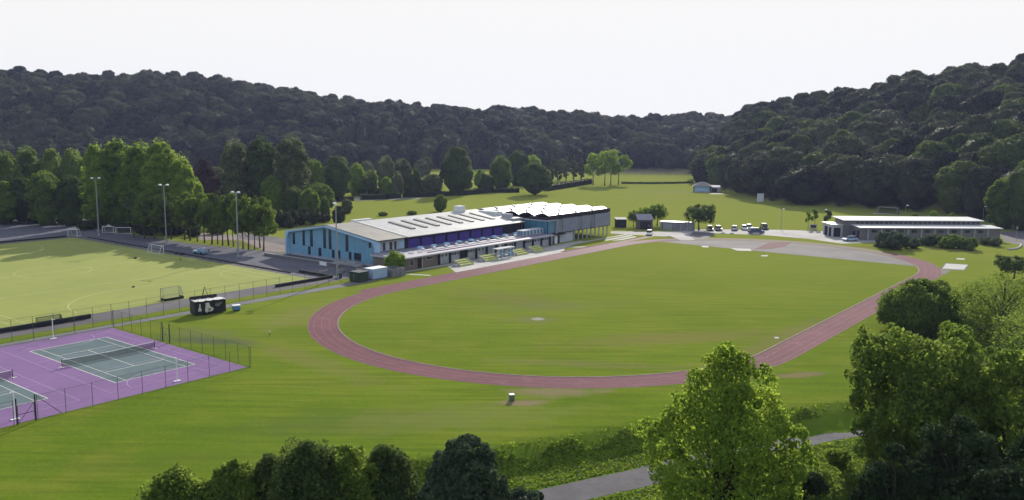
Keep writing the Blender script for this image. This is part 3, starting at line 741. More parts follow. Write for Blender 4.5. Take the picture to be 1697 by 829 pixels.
def build_low():
    b = thing('changing_block', 'low flat-roofed changing room block of grey bays and brown brick in front of the hall', 'building', (*W(132.2, 135.2), 0), A)
    LN = 57.0; DP = 8.3
    # brick pavilion part
    MB().box(0, 12.6, 0, DP, 0, 2.75).build('brick_wall', M['brick'], b)
    MB().box(12.62, LN, .05, DP, 0, 2.7).build('bay_wall', M['render'], b)
    # bays divided by dark pilasters
    sv = [145.0, 148.8, 152.6, 154.7, 158.3, 162.3, 166.0, 169.7, 173.7, 177.5, 181.4, 185.2, 189.1]
    for i, s in enumerate(sv):
        x = s - 132.2
        MB().box(x - .22, x + .22, -.30, .049, 0, 2.68).build('pilaster', M['dark'], b)
    MB().box(152.9 - 132.2, 154.4 - 132.2, -.04, .048, 0, 2.6).build('door', M['dark'], b)
    for i in range(len(sv) - 1):
        if i == 2: continue
        x0, x1 = sv[i] - 132.2 + .3, sv[i + 1] - 132.2 - .3
        if i in (5, 8): continue
        wn_ = 3 if i % 2 else 2
        for k in range(wn_):
            c = x0 + (x1 - x0) * (k + .7) / (wn_ + .4)
            MB().box(c - .26, c + .26, -.03, .047, 1.75, 2.2).build('window', M['glass'], b)
    MB().box(167.1 - 132.2, 168.2 - 132.2, -.06, .045, 1.5, 2.5).build('white_sign', M['white'], b)
    # brick front openings
    for (a0, a1, z0, z1, nm) in ((3.2, 4.6, .85, 2.3, 'window'), (8.6, 10.9, 1.55, 2.35, 'window')):
        f = MB().box(a0, a1, -.05, -.003, z0, z1).build(nm, M['renderpale'], b)
        MB().box(a0 + .12, a1 - .12, -.08, -.052, z0 + .12, z1 - .12).build('pane', M['glass'], f)
    MB().box(5.9, 7.0, -.05, -.003, 0, 2.25).build('door', M['dark'], b)
    for x in (6.1, 12.3): MB().tube((x + 1.2, -.12, 0), (x + 1.2, -.12, 2.7), .05).build('downpipe', M['white'], b)
    MB().box(-.06, -.003, 1.0, 2.4, .8, 1.9).build('window', M['glass'], b)
    # roof with raised kerbs and fascia
    r = MB(); r.extr([(-1.0, 2.78), (DP + .2, 3.12), (DP + .2, 3.28), (-1.0, 2.95)], 'x', -.6, LN + .5); ro = r.build('roof', M['lilac_roof'], b)
    MB().box(-.6, LN + .5, -1.12, -1.001, 2.70, 2.98).build('fascia', M['renderpale'], b)
    MB().box(-.72, -.601, -1.12, DP + .2, 2.72, 3.1).build('fascia', M['renderpale'], b)
    MB().box(10, LN, .85, .98, 3.02, 3.20).build('purple_gutter', M['purple'] if False else surf('mauve_strip', (.26, .14, .30), rough=.6), b)
    MB().box(11, LN, 2.7, 2.8, 3.09, 3.22).build('roof_rail', M['renderpale'], b)
    rr = random.Random(4)
    for k in range(9):
        x = 13.5 + k * 4.6
        MB().dome((x, 6.6, 3.2), .95, .55, 12).build('dome_rooflight', M['blueframe'], ro)
    for k in range(12):
        x = 12.4 + k * 3.9 + rr.uniform(-.4, .4)
        MB().box(x - .35, x + .35, 4.0, 4.7, 3.12, 3.5).build('roof_cowl', M['white'], ro, .08)
    for k in range(6):
        x = 3 + k * 1.5
        MB().box(x, x + .9, 2.2 + (k % 2) * 1.6, 3.2 + (k % 2) * 1.6, 3.0, 3.22).build('roof_hatch', M['renderpale'], ro)
    for k in range(14):
        x = 14 + k * 3.0 + rr.uniform(-.6, .6)
        MB().box(x, x + 1.5, 5.0 + rr.uniform(-.3, .3), 5.7, 3.14, 3.3).build('roof_duct', M['darkmetal'], ro)
    return b
build_low()

def build_wing():
    b = thing('modern_wing', 'two-storey wing clad in grey metal on thin columns, with a wavy white roof', 'building', (*W(189.6, 136.2), 0), A)
    LN = 31.4; DP = 27.5
    # core walls
    MB().box(0, 12.6, .6, DP, 0, 3.0).build('ground_floor_wall', M['render'], b)
    MB().box(.05, LN - .05, .2, DP, 3.02, 6.9).build('upper_wall', M['dark'], b)
    # teal corner
    MB().box(-.12, .04, .1, 7.9, 3.1, 6.45).build('teal_glazing', M['glass_teal'], b)
    MB().box(-.12, 3.3, -.03, .09, 3.1, 6.45).build('teal_glazing', M['glass_teal'], b)
    for y in (1.9, 3.9, 5.9): MB().box(-.16, -.121, y - .04, y + .04, 3.1, 6.45).build('mullion', M['darkmetal'], b)
    MB().box(-.22, -.05, -.15, .0, 3.0, 6.45).build('corner_post', M['dark'], b)
    MB().box(-.5, 3.3, -.45, 8.5, 6.5, 6.72).build('canopy', M['renderpale'], b)
    # front cladding panels with dark glazed slots
    panels = [(3.4, 4.5), (6.7, 14.3), (16.4, 20.5), (23.0, 31.6)]
    for (x0, x1) in panels: MB().box(x0, x1, -.35, .17, 2.95, 6.75).build('cladding_panel', M['clad'], b)
    for (x0, x1) in ((4.52, 6.68), (14.32, 16.38), (20.52, 22.98)):
        w_ = MB().box(x0, x1, -.12, .16, 3.0, 6.7).build('window', M['glass'], b)
        for k in range(4):
            x = x0 + (x1 - x0) * (k + .5) / 4
            MB().box(x - .12, x + .12, -.2, -.122, 3.0, 6.7).build('window_fin', M['render'], w_)
    MB().box(31.41, 31.62, -.35, DP, 2.95, 6.75).build('cladding_panel', M['clad'], b)
    MB().box(3.0, LN + .2, -.35, DP, 2.78, 2.94).build('soffit', M['dark'], b)
    MB().box(6.0, 12.4, .1, .58, 0, 2.6).build('pale_panel', M['renderpale'], b)
    MB().box(3.4, 4.5, -.1, .2, 0, 2.77).build('white_pier', M['white'], b)
    MB().box(4.5, 6.0, .2, .58, 0, 2.4).build('entrance_door', M['glass'], b)
    MB().box(3.0, 7.4, -.9, .1, 2.4, 2.6).build('entrance_canopy', M['dark'], b)
    for k, x in enumerate(np.linspace(13.2, 31.0, 9)):
        for y in (.3, 9.0): MB().tube((x, y, 0), (x, y, 2.78), .19, n=8).build('column', M['render'] if k % 3 else M['renderpale'], b)
    MB().box(13.5, 18.5, 10, 18, 0, 2.77).build('undercroft_room', M['render'], b)
    # parapet screen
    for (x0, x1, y0, y1) in ((-.2, LN + .2, -.3, -.12), (LN + .02, LN + .2, -.119, DP)):
        MB().box(x0, x1, y0, y1, 6.9, 7.95).build('parapet', M['dark'], b)
    MB().box(-.2, -.02, -.119, 6.0, 6.9, 7.5).build('parapet', M['dark'], b)
    # wavy roof of five folds running the length of the wing
    prof = []
    n = 5; per = DP / n
    for k in range(n * 8 + 1):
        y = k / 8 * per; z = 7.45 + .95 * abs(sin(pi * (k / 8))) ** .8
        prof.append((y, z))
    low = [(y, z - .14) for y, z in reversed(prof)]
    r = MB(); m = len(prof)
    for k in range(m - 1):
        (y0, z0), (y1, z1) = prof[k], prof[k + 1]
        r.extr([(y0, z0 - .14), (y0, z0), (y1, z1), (y1, z1 - .14)], 'x', 1.2, LN - .1)
    ro = r.build('roof', M['roofbright'], b)
    for k in range(5):
        for j in range(3):
            yc = (k + .5) * per; x = 6.5 + j * 8.5
            MB().extr([(yc - 1.7, 8.2), (yc - .5, 8.42), (yc - .5, 8.58), (yc - 1.7, 8.36)], 'x', x, x + .9).build('rooflight', M['rooflight'], ro)
    for (x, y) in ((-.1, 14.0), (.4, 20)): MB().box(x, x + 1.1, y, y + 3, 6.9, 7.6).build('roof_plant', M['dark'], b)
    # rooftop box with windows on the low link
    MB().box(-9.5, -.3, 1.2, 3.4, 3.15, 4.6).build('link_clerestory', M['renderpale'], b)
    for k in range(6): MB().box(-9.2 + k * 1.5, -8.4 + k * 1.5, 1.13, 1.198, 3.4, 4.4).build('window', M['glass_teal'], b)
    for k in range(3): MB().box(-9.58, -9.502, 1.4 + k * .65, 1.8 + k * .65, 3.4, 4.4).build('window', M['glass_teal'], b)
    # link roofs behind
    MB().box(-3.9, -.3, 8.6, 27, 0, 6.7).build('link_block', M['render'], b)
    MB().box(-4.2, -.2, 8.4, 27.2, 6.72, 7.0).build('link_roof', M['roofwhite'], b)
    MB().box(-3.4, -2.0, 10.5, 13.5, 7.0, 8.0).build('roof_plant', M['render'], b)
    MB().box(-3.4, -.4, 15.5, 22, 7.0, 8.3).build('roof_plant', M['roofbright'], b)
    return b
build_wing()

# yard storage beside the hall
def container(name, label, cat, s0, s1, t0, t1, h, mat, roofm, door=True):
    b = thing(name, label, cat, (*W(s0, t0), 0), A)
    MB().box(0, s1 - s0, 0, t1 - t0, .12, h).build('body', mat, b, .04)
    MB().box(-.06, s1 - s0 + .06, -.06, t1 - t0 + .06, h + .002, h + .12).build('roof', roofm, b, .03)
    for x in (.1, s1 - s0 - .4):
        MB().box(x, x + .3, .1, t1 - t0 - .1, 0, .118).build('foot', M['darkmetal'], b)
    if door:
        d = MB().box(-.05, -.002, .15, t1 - t0 - .15, .25, h - .15).build('door', mat, b)
        MB().box(-.10, -.052, (t1 - t0) / 2 - .04, (t1 - t0) / 2 + .04, .4, h - .3).build('handle', M['galv'], d)
    return b
container('storage_container', 'dark green storage container at the end of the yard, beside the white container', 'container', 117.0, 119.7, 131.3, 134.2, 2.0, M['greenbox'], M['darkmetal'])
container('storage_container', 'white and pale blue storage container beside the dark green one', 'container', 121.0, 125.2, 131.5, 134.0, 2.2, M['bluebox'], M['white'])
def compound():
    b = thing('bin_compound', 'weathered grey timber enclosure in front of the small round tree', 'enclosure', (*W(125.8, 130.7), 0), A)
    for (x0, x1, y0, y1) in ((0, 3.7, 0, .08), (0, .08, .081, 3.4), (3.62, 3.7, .081, 3.4), (.081, 3.619, 3.32, 3.4)):
        MB().box(x0, x1, y0, y1, .05, 1.75).build('board_fence', M['woodgrey'], b)
    for x in (0, 1.2, 2.4, 3.6): MB().box(x, x + .12, -.10, -.002, 0, 1.85).build('post', M['woodgrey'], b)
    MB().box(.3, 1.8, 1.0, 2.0, 0, 1.2).build('bin', M['darkmetal'], b, .05)
compound()

# ------------------------------------------------------------------ other buildings
def long_building():
    x0, y0 = 101.5, 249.0; ang = math.atan2(250.4 - 248.3, 139.9 - 99.4) * .3
    b = thing('long_outbuilding', 'long low block building with two stepped pale roofs beyond the far bend', 'building', (x0, y0, 0), ang)
    MB().box(0, 41, 0, 6.2, 0, 3.45).build('front_wall', M['brickgrey'], b)
    MB().box(-2.2, 38.6, 6.21, 14.0, 0, 5.0).build('upper_wall', M['brickgrey'], b)
    MB().box(-2.4, 0, 9.0, 14.5, 0, 3.5)
    MB().extr([(-.5, 3.5), (6.2, 3.75), (6.2, 3.93), (-.5, 3.68)], 'x', -.5, 41.5).build('lower_roof', M['roofbright'], b)
    MB().extr([(5.6, 5.05), (14.6, 5.35), (14.6, 5.53), (5.6, 5.23)], 'x', -2.9, 39.2).build('upper_roof', M['roofbright'], b)
    MB().box(-5.4, -2.21, 7.5, 15, 0, 3.5).build('side_store', M['renderpale'], b)
    MB().box(-5.9, -2.22, 7.0, 15.4, 3.52, 3.7).build('side_roof', M['roofbright'], b)
    for (y0_, y1_) in ((8.3, 10.2), (11.2, 13.6)): MB().box(-5.46, -5.402, y0_, y1_, 0, 2.7).build('garage_door', M['dark'], b)
    MB().box(-5.0, -3.0, 7.42, 7.498, 0, 2.7).build('garage_door', M['dark'], b)
    MB().box(-.06, -.003, .9, 2.6, 0, 2.6).build('door', M['dark'], b)
    MB().box(-.06, -.003, 3.6, 5.4, .8, 2.4).build('window', M['glass'], b)
    for k in range(13):
        x = 1.0 + k * 2.9
        w_ = MB().box(x, x + 2.3, 6.12, 6.205, 4.15, 4.75).build('window', M['glass'], b)
        MB().box(x + 1.1, x + 1.2, 6.06, 6.118, 4.15, 4.75).build('frame', M['render'], w_)
    for k in range(10):
        x = 2.0 + k * 3.9
        MB().box(x, x + .35, -.14, -.002, 0, 3.44).build('pier', M['render'], b)
    for k in range(9):
        x = 3.2 + k * 3.9
        MB().box(x, x + 1.5, -.07, -.003, 2.2, 3.0).build('window', M['glass'], b)
    MB().box(-.3, 41.3, -.62, -.501, 3.44, 3.66).build('gutter', M['render'], b)
long_building()
def pavilion():
    (x0, y0), (x1, y1) = gp(1149, 318.5), gp(1176, 319)
    b = thing('cricket_pavilion', 'small pavilion with pale blue shutters and grey hipped roof by the wood', 'pavilion', (x0, y0, 0), math.atan2(y1 - y0, x1 - x0) - .05)
    MB().box(0, 8.6, 0, 6, 0, 2.9).build('wall', M['renderpale'], b)
    MB().box(.9, 7.6, -.12, -.003, .7, 2.6).build('shutter', surf('sky_blue_shutter', (.35, .58, .85), (.32, .54, .8), 1.0, rough=.5), b)
    MB().box(-.02, .35, -.2, -.004, 0, 2.8).build('post', M['dark'], b); MB().box(8.25, 8.6, -.2, -.004, 0, 2.8).build('post', M['dark'], b)
    r = MB(); v = [(-.7, -1.1, 2.92), (9.3, -1.1, 2.92), (9.3, 6.7, 2.92), (-.7, 6.7, 2.92), (3.2, 3, 5.2), (5.6, 3, 5.2)]
    for f in ((0, 1, 5, 4), (1, 2, 5), (2, 3, 4, 5), (3, 0, 4), (3, 2, 1, 0)): r.face([v[i] for i in f])
    r.build('roof', surf('grey_tiles', (.27, .255, .25), (.22, .21, .21), 1.2), b)
    MB().box(8.62, 13.2, 1.5, 6, 0, 2.5).build('side_shed', M['render'], b)
    MB().extr([(1.2, 2.52), (6.2, 3.3), (6.2, 3.4), (1.2, 2.62)], 'x', 8.62, 13.6).build('shed_roof', M['render'], b)
    MB().box(9.3, 11.8, 1.42, 1.498, 0, 2.1).build('shed_door', M['dark'], b)
    MB().box(-1, 9.6, -2.0, -.21, 0, .12).build('veranda', M['conc'], b)
pavilion()
psheet('pavilion_apron', [(1176, 320.6), (1198, 320.6), (1200, 322), (1176, 322)], .02, M['concpale'])
def shed(px0, px1, yb, name, label, h, rh, wallm, roofm, doorw):
    (x0, y0), (x1, y1) = gp(px0, yb), gp(px1, yb)
    Wd = math.hypot(x1 - x0, y1 - y0)
    b = thing(name, label, 'shed', (x0, y0, 0), math.atan2(y1 - y0, x1 - x0))
    MB().box(0, Wd, 0, 3.2, 0, h).build('wall', wallm, b)
    MB().extr([(-.25, h + .01), (3.4, h + rh), (3.4, h + rh + .12), (-.25, h + .13)], 'x', -.2, Wd + .2).build('roof', roofm, b)
    MB().extr([(.01, h), (3.2, h), (3.2, h + rh * .93)], 'x', 0, Wd).build('gable', wallm, b)
    d = MB().box(Wd / 2 - doorw / 2, Wd / 2 + doorw / 2, -.08, -.003, 0, h * .85).build('door', M['dark'], b)
    MB().box(Wd / 2 + doorw * .3, Wd / 2 + doorw * .38, -.12, -.082, h * .35, h * .5).build('handle', M['galv'], d)
    return b
shed(1021.5, 1038, 377.5, 'garden_shed', 'small square dark shed with a pale roof edge, beside the wing', 2.6, .35, M['dark'], M['concpale'], .9)
shed(1057, 1081.5, 380.5, 'garage', 'brown garage with a sloping slate-grey roof beside the parked white car', 3.0, 1.5, surf('brown_render', (.13, .11, .12), (.11, .09, .1), .6), surf('slate', (.19, .20, .25), (.16, .17, .21), 1.0), 3.4)
def long_wall():
    (x0, y0), (x1, y1) = gp(1094, 380.5), gp(1149, 383)
    Wd = math.hypot(x1 - x0, y1 - y0)
    b = thing('store_building', 'low grey flat-roofed store behind the entrance lane', 'building', (x0, y0, 0), math.atan2(y1 - y0, x1 - x0))
    MB().box(0, Wd, 0, 3.0, 0, 2.4).build('wall', M['woodgrey'], b)
    MB().box(-.15, Wd + .15, -.15, 3.2, 2.402, 2.58).build('roof', M['galv'], b)
    MB().box(1.0, 3.8, -.06, -.003, 0, 2.0).build('door', M['galv'], b)
    for x in np.arange(.1, Wd, 2.1): MB().box(x, x + .12, -.09, -.003, 0, 2.38).build('post', M['render'], b)
long_wall()
def sightscreen():
    x0, y0 = gp(1254.5, 335.5); x1, y1 = gp(1267, 336)
    Wd = x1 - x0
    b = thing('sight_screen', 'white square cricket sight screen standing in front of the wood', 'screen', (x0, y0, 0), .04)
    MB().box(0, Wd, 0, .12, .5, 3.9).build('panel', surf('white_boards', (.66, .64, .72), (.6, .58, .66), .8), b)
    for x in (.2, Wd - .3):
        MB().tube((x, .2, 0), (x, .2, 3.8), .06).build('post', M['white'], b); MB().tube((x, .2, 2.8), (x, 1.6, .1), .05).build('strut', M['white'], b)
        MB().disc((x, .3, .25), .25, 'x', 12, .12).build('wheel', M['tyre'], b)
    MB().box(.1, Wd - .1, -.05, .3, .2, .4).build('rail', M['white'], b)
sightscreen()

# ------------------------------------------------------------------ kiosk and sports furniture
def kiosk():
    b = thing('event_trailer', 'black trailer with white shapes on its side and a raised rear lid', 'trailer', (*W(78.2, 128.3), 0), A - .19)
    Ls, Wd, H = 5.3, 2.3, 2.25
    MB().box(0, Ls, 0, Wd, .18, H).build('body', M['black'], b, .04)
    MB().box(-.03, Ls - .6, Wd - .06, Wd + .04, H + .002, 2.95).build('rear_lid', M['black'], b, .02)
    cv = MB()
    rr = random.Random(3)
    nx_, ny_ = 12, 5
    for i in range(nx_):
        for j in range(ny_):
            def hz(a, c): return H + .08 + .16 * (0.5 + .5 * sin(a * 1.9 + c * 2.7)) * (1 if a < 8 else .5)
            q = [(.1 + (Ls - .1) * u / nx_, .0 + (Wd - .1) * v / ny_, hz(u, v)) for u, v in ((i, j), (i + 1, j), (i + 1, j + 1), (i, j + 1))]
            cv.face(q)
    cv.build('roof_tarpaulin', M['canvas'], b)
    # white graphics on the side facing the grass
    g = MB()
    def blob(pts): g.face([(p[0], -.03, p[1]) for p in pts])
    blob([(.55, .75), (.8, .7), (1.05, .75), (1.1, 1.0), (.98, 1.25), (.92, 1.6), (.95, 1.95), (.7, 1.95), (.72, 1.55), (.62, 1.25), (.5, 1.0)])
    blob([(1.75, .45), (2.1, .35), (2.35, .42), (2.6, .5), (2.95, .6), (3.15, .85), (3.1, 1.08), (2.85, 1.2), (2.6, 1.35), (2.5, 1.65), (2.42, 2.05), (1.75, 2.05), (1.8, 1.6), (1.7, 1.1), (1.68, .75)])
    g.build('side_graphic', surf('off_white_print', (.62, .58, .52), (.45, .42, .38), 3.0), b)
    g3 = MB(); g3.face([(x, -.03, z) for x, z in ((3.4, 1.45), (3.7, 1.2), (4.3, 1.3), (4.25, 1.5), (4.75, 1.78), (4.6, 1.9), (3.7, 1.82), (3.45, 1.7))]); g3.build('side_graphic', surf('dim_grey_print', (.17, .18, .15), (.08, .09, .08), 3.0), b)
    gg = MB(); gg.face([(x, -.035, z) for x, z in ((2.2, .72), (2.5, .68), (2.72, .85), (2.62, 1.05), (2.35, 1.1), (2.2, .95))]); gg.build('side_graphic', surf('grey_green_print', (.14, .17, .13), rough=.7), b)
    for x in (1.6, 2.3): MB().disc((x, -.02, .3), .28, 'y', 14, .14).build('wheel', M['tyre'], b)
    MB().tube((Ls, Wd / 2, .4), (Ls + .9, Wd / 2, .35), .05).build('tow_bar', M['galv'], b)
    MB().box(-.015, -.002, .4, 1.9, .8, 2.0).build('end_panel', M['darkmetal'], b)
kiosk()
def coolbox():
    b = thing('utility_cart', 'small blue box cart with a white lid beside the black trailer', 'cart', (*W(84.5, 126.9), 0), A - .4)
    MB().box(0, 1.25, 0, .9, .18, .85).build('body', surf('bright_blue_plastic', (.08, .22, .44), (.06, .18, .38), 1.5, rough=.4), b, .06)
    MB().box(-.05, 1.3, -.05, .95, .852, 1.02).build('lid', M['white'], b, .04)
    MB().box(.1, 1.15, .1, .8, .0, .178).build('base', M['darkmetal'], b)
coolbox()

def small_goal(name, label, loc, rz, w_, h, d, barr, mat, netm, board=None, cat='goal', group=None):
    b = thing(name, label, cat, loc, rz, group)
    f = MB(); f.tube((0, 0, 0), (0, 0, h), barr); f.tube((w_, 0, 0), (w_, 0, h), barr); f.tube((0, 0, h), (w_, 0, h), barr); f.build('goal_frame', mat, b)
    r = MB()
    for x in (0, w_): r.tube((x, 0, h), (x, d * .45, h), barr * .6); r.tube((x, d * .45, h), (x, d, .08), barr * .6); r.tube((x, 0, .05), (x, d, .05), barr * .6)
    r.tube((0, d, .06), (w_, d, .06), barr * .6); r.build('back_stanchion', mat, b)
    n = MB(); dd = d * .45
    n.face([(0, 0, h), (w_, 0, h), (w_, dd, h), (0, dd, h)]); n.face([(0, dd, h), (w_, dd, h), (w_, d, .1), (0, d, .1)])
    for x in (0, w_): n.face([(x, 0, .05), (x, d, .05), (x, dd, h), (x, 0, h)])
    n.build('net', netm, b)
    if board:
        k = MB(); k.box(0, w_, d - .03, d + .05, 0, .46); k.box(-.05, 0, 0, d, 0, .46); k.box(w_, w_ + .05, 0, d, 0, .46); k.build('backboard', board, b)
    return b
small_goal('hockey_goal', 'hockey goal with a dark backboard at the near end of the pitch', (*W(85.4, 145.2), 0), A + pi, 3.66, 2.14, 1.5, .04, M['greenmetal'], M['net'], M['black'])
small_goal('hockey_goal', 'hockey goal lying among dark boards behind the netball post', (*W(62.0, 141.0), 0), A + pi, 3.66, 1.3, 1.2, .05, M['darkmetal'], M['netdark'], M['black'])
x, y = W(113.2, 198.6)
small_goal('football_goal', 'white goal on the far touchline of the olive pitch', (x, y, 0), A + pi / 2, 5.6, 1.9, 1.2, .07, M['white'], M['net'])
for (px, py, w_, rz, lab) in ((113, 391.5, 3.2, A - 1.2, 'white goal leaning on the low boards at the far left of the pitch'),
                              (170, 386.5, 3.4, A - 1.0, 'white goal stored just right of the leftmost floodlight mast'),
                              (192, 388.5, 4.2, .1, 'wider white goal at the right of the stored goals')):
    x, y = gp(px, py)
    small_goal('football_goal', lab, (x, y, 0), rz, w_, 2.0, 1.6, .07, M['white'], M['net'])
x0, y0 = gp(1454.5, 354); x1, y1 = gp(1482, 356)
small_goal('football_goal', 'white full-size football goal with a dark net in the shade of the wood', (x0, y0, 0), math.atan2(y1 - y0, x1 - x0), 7.3, 2.6, 2.0, .13, M['galv'], M['netdark'])
psheet('goal_footing', [(1447, 353), (1490, 355), (1490, 356.3), (1447, 354.4)], .02, M['conc'])
def aframe():
    b = thing('a_frame', 'dark A-shaped metal frame standing behind the black trailer', 'frame', (*W(87.0, 139.3), 0), A)
    f = MB(); f.tube((-.9, 0, 0), (0, 0, 2.5), .04); f.tube((.9, 0, 0), (0, 0, 2.5), .04); f.tube((0, .9, 0), (0, 0, 2.5), .04); f.build('leg', M['greenmetal'], b)
    MB().tube((-.5, 0, 1.1), (.5, 0, 1.1), .03).build('crossbar', M['greenmetal'], b)
aframe()
# kickboards / low dark boards
def kick(label, s0, t0, s1, t1, h=.6, w_=.3):
    x0, y0 = W(s0, t0); x1, y1 = W(s1, t1)
    b = thing('low_barrier', label, 'barrier', (x0, y0, 0), math.atan2(y1 - y0, x1 - x0))
    Ln = math.hypot(x1 - x0, y1 - y0)
    MB().box(0, Ln, 0, w_, .05, h).build('board', M['black'], b)
    p = MB()
    for x in np.arange(.2, Ln, 3.0): p.box(x, x + .1, w_ + .001, w_ + .35, 0, h * .7)
    p.build('bracket', M['darkmetal'], b)
kick('long black pitch-side barrier left of the netball posts', 46, 140.2, 66.5, 140.0, .75)
kick('black pitch-side barrier running up to the fourth floodlight mast', 103.0, 139.8, 117.4, 139.8)
kick('short black barrier turning the pitch corner by the fourth floodlight mast', 117.6, 140.4, 117.6, 151.0)
kick('low dark kerb rail along the far touchline of the pitch', 115.6, 151.5, 116.2, 243.5, .28, .15)
kick('low dark barrier along the far left end of the pitch', 72, 249.5, 113, 249.5, .4)
# things on the touchline
def cart():
    x, y = gp(318, 420.5)
    b = thing('equipment_trailer', 'pale blue and white equipment trailer loaded with sacks beside the touchline', 'trailer', (x, y, 0), A + pi / 2 + pi + .1)
    MB().box(0, 4.6, 0, 1.6, .35, .6).build('bed', surf('teal_paint', (.12, .3, .38), rough=.5), b)
    MB().box(.2, 1.6, .1, 1.5, .602, .95).build('load', M['white'], b, .1)
    MB().box(1.8, 3.0, .15, 1.4, .602, 1.5).build('load', surf('pale_blue_sack', (.3, .45, .6), (.2, .3, .45), 2.0), b, .15)
    MB().box(3.1, 4.4, .1, 1.5, .602, 1.75).build('load', surf('grey_sack', (.5, .5, .55), (.25, .27, .35), 2.0), b, .15)
    for x_ in (1.2, 3.5):
        for y_ in (0, 1.6): MB().disc((x_, y_, .3), .3, 'y', 14, .18).build('wheel', M['tyre'], b)
    MB().tube((4.6, .8, .45), (5.6, .8, .4), .05).build('tow_bar', M['galv'], b)
cart()
for (px, py, s, lab) in ((293.5, 421, 1.0, 'dark kit bag on the touchline, left of a pair'), (302, 422.5, 1.1, 'dark kit bag on the touchline, right of a pair'),
                         (224.5, 429, .75, 'dark kit bag lying on the shaded turf'), (221, 476.5, .55, 'small dark kit bag on the sunlit turf'), (299, 430.5, .45, 'tiny dark cone bag on the turf near the touchline bags')):
    x, y = gp(px, py)
    b = thing('kit_bag', lab, 'bag', (x, y, 0), .5)
    MB().box(-.5 * s, .5 * s, -.25 * s, .25 * s, .0, .42 * s).build('body', M['black'], b, .12 * s)
    MB().box(-.2 * s, .2 * s, -.03, .03, .42 * s, .52 * s).build('strap', M['darkmetal'], b)
# blue recycling bin on the field
x, y = gp(848, 664)
b = thing('equipment_box', 'dark little box with a white lid on the bare patch below the track', 'box', (x, y, 0), .3)
MB().box(-.28, .28, -.26, .26, 0, .68).build('body', surf('grey_green_plastic', (.12, .16, .15), rough=.6), b, .04)
MB().box(-.32, .32, -.3, .3, .682, .80).build('lid', M['white'], b, .04)
x, y = gp(447, 558)
b = thing('stake', 'short pale marker stake on the grass left of the track', 'stake', (x, y, 0), 0)
MB().tube((0, 0, 0), (0, 0, .7), .05).build('post', M['greenmetal'], b); MB().tube((0, 0, .701), (0, 0, .85), .08).build('cap', M['white'], b)

# tennis nets and posts
def tennis_net(s0, label):
    b = thing('tennis_net', label, 'net', (*W(s0 - .95, 113.7), 0), A)
    L_ = 12.85
    MB().tube((0, 0, 0), (0, 0, 1.12), .055).build('post', M['black'], b); MB().tube((L_, 0, 0), (L_, 0, 1.12), .055).build('post', M['black'], b)
    m = MB(); t = MB(); n = 12
    for k in range(n):
        x0, x1 = .1 + (L_ - .2) * k / n, .1 + (L_ - .2) * (k + 1) / n
        h = lambda x: 1.07 - .155 * (1 - abs((x - L_ / 2) / (L_ / 2)))
        m.face([(x0, 0, .05), (x1, 0, .05), (x1, 0, h(x1) - .07), (x0, 0, h(x0) - .07)])
        t.face([(x0, -.03, h(x0) - .075), (x1, -.03, h(x1) - .075), (x1, -.03, h(x1)), (x0, -.03, h(x0))])
        t.face([(x0, .03, h(x0)), (x1, .03, h(x1)), (x1, .03, h(x1) - .075), (x0, .03, h(x0) - .075)])
        t.face([(x0, -.03, h(x0)), (x1, -.03, h(x1)), (x1, .03, h(x1)), (x0, .03, h(x0))])
    m.build('net', M['tennisnet'], b); t.build('tape', M['white'], b)
    for x in (0, L_):
        k = MB(); k.box(x - .5, x + .5, -.06, .06, .023, .06); k.box(x - .06, x + .06, -.4, .4, .061, .09); k.build('post_foot', M['white'], b)
tennis_net(50.8, 'tennis net across the fully visible grey court')
tennis_net(31.9, 'tennis net on the court cut by the left picture edge')
for (s_, t_, fc, lab) in ((56.2, 130.4, -1, 'white netball post at the pitch side of the courts'), (56.0, 96.6, 1, 'white netball post at the grass edge beside the corner of the grey court'), (37.3, 97.0, 1, 'white netball post by the wire gate at the left picture edge')):
    b = thing('netball_post', lab, 'post', (*W(s_, t_), .023), A)
    MB().tube((0, 0, 0), (0, 0, 3.05), .06, .05, 10).build('post', M['white'], b)
    MB().box(-.45, .45, -.2, .2, 0, .08).build('base', M['white'], b, .02)
    ring = MB(); pts = [(.0 + .19 * cos(k * pi / 6), fc * .35 + .19 * sin(k * pi / 6), 2.98) for k in range(13)]
    for k in range(12): ring.tube(pts[k], pts[k + 1], .025, n=5)
    ring.tube((0, 0, 2.98), (0, fc * .17, 2.98), .025, n=5); ring.build('ring', M['white'], b)

# ------------------------------------------------------------------ fences
def wire_fence(label, pts, h, step=3.0, postm='greenmetal', rust=False, rail=True, wire='wire', r=.032):
    """pts in the site frame (s,t)"""
    x0, y0 = W(*pts[0])
    b = thing('wire_fence', label, 'fence', (x0, y0, 0), A)
    P = [Vector((p[0] - pts[0][0], p[1] - pts[0][1])) for p in pts]
    pan = MB(); rl = MB(); k = 0
    for i in range(len(P) - 1):
        a, c = P[i], P[i + 1]; n = max(1, round((c - a).length / step))
        for j in range(n + (1 if i == len(P) - 2 else 0)):
            q = a.lerp(c, j / n)
            MB().tube((q.x, q.y, 0), (q.x, q.y, h), r, n=6).build('post', M['rust'] if (rust and k % 4 == 1) else M[postm], b); k += 1
        pan.face([(a.x, a.y, .05), (c.x, c.y, .05), (c.x, c.y, h - .05), (a.x, a.y, h - .05)])
        for z in ((.06, h - .03) if rail else (.06,)): rl.tube((a.x, a.y, z), (c.x, c.y, z), .018, n=4)
    pan.build('wire_mesh', M[wire], b); rl.build('straining_wire', M[postm], b)
    return b
wire_fence('tall wire fence with brown and green posts between the pitch and its path', [(34, 133.8), (66.5, 133.2), (117, 133.6)], 3.3, 3.0, rust=True)
wire_fence('thinner wire fence between the path and the purple courts', [(30, 131.2), (65.7, 131.2)], 2.6, 6.0)
wire_fence('wire fence along the right end of the purple courts, up to the gate', [(65.7, 131.1), (65.7, 117.2)], 2.8, 3.0)
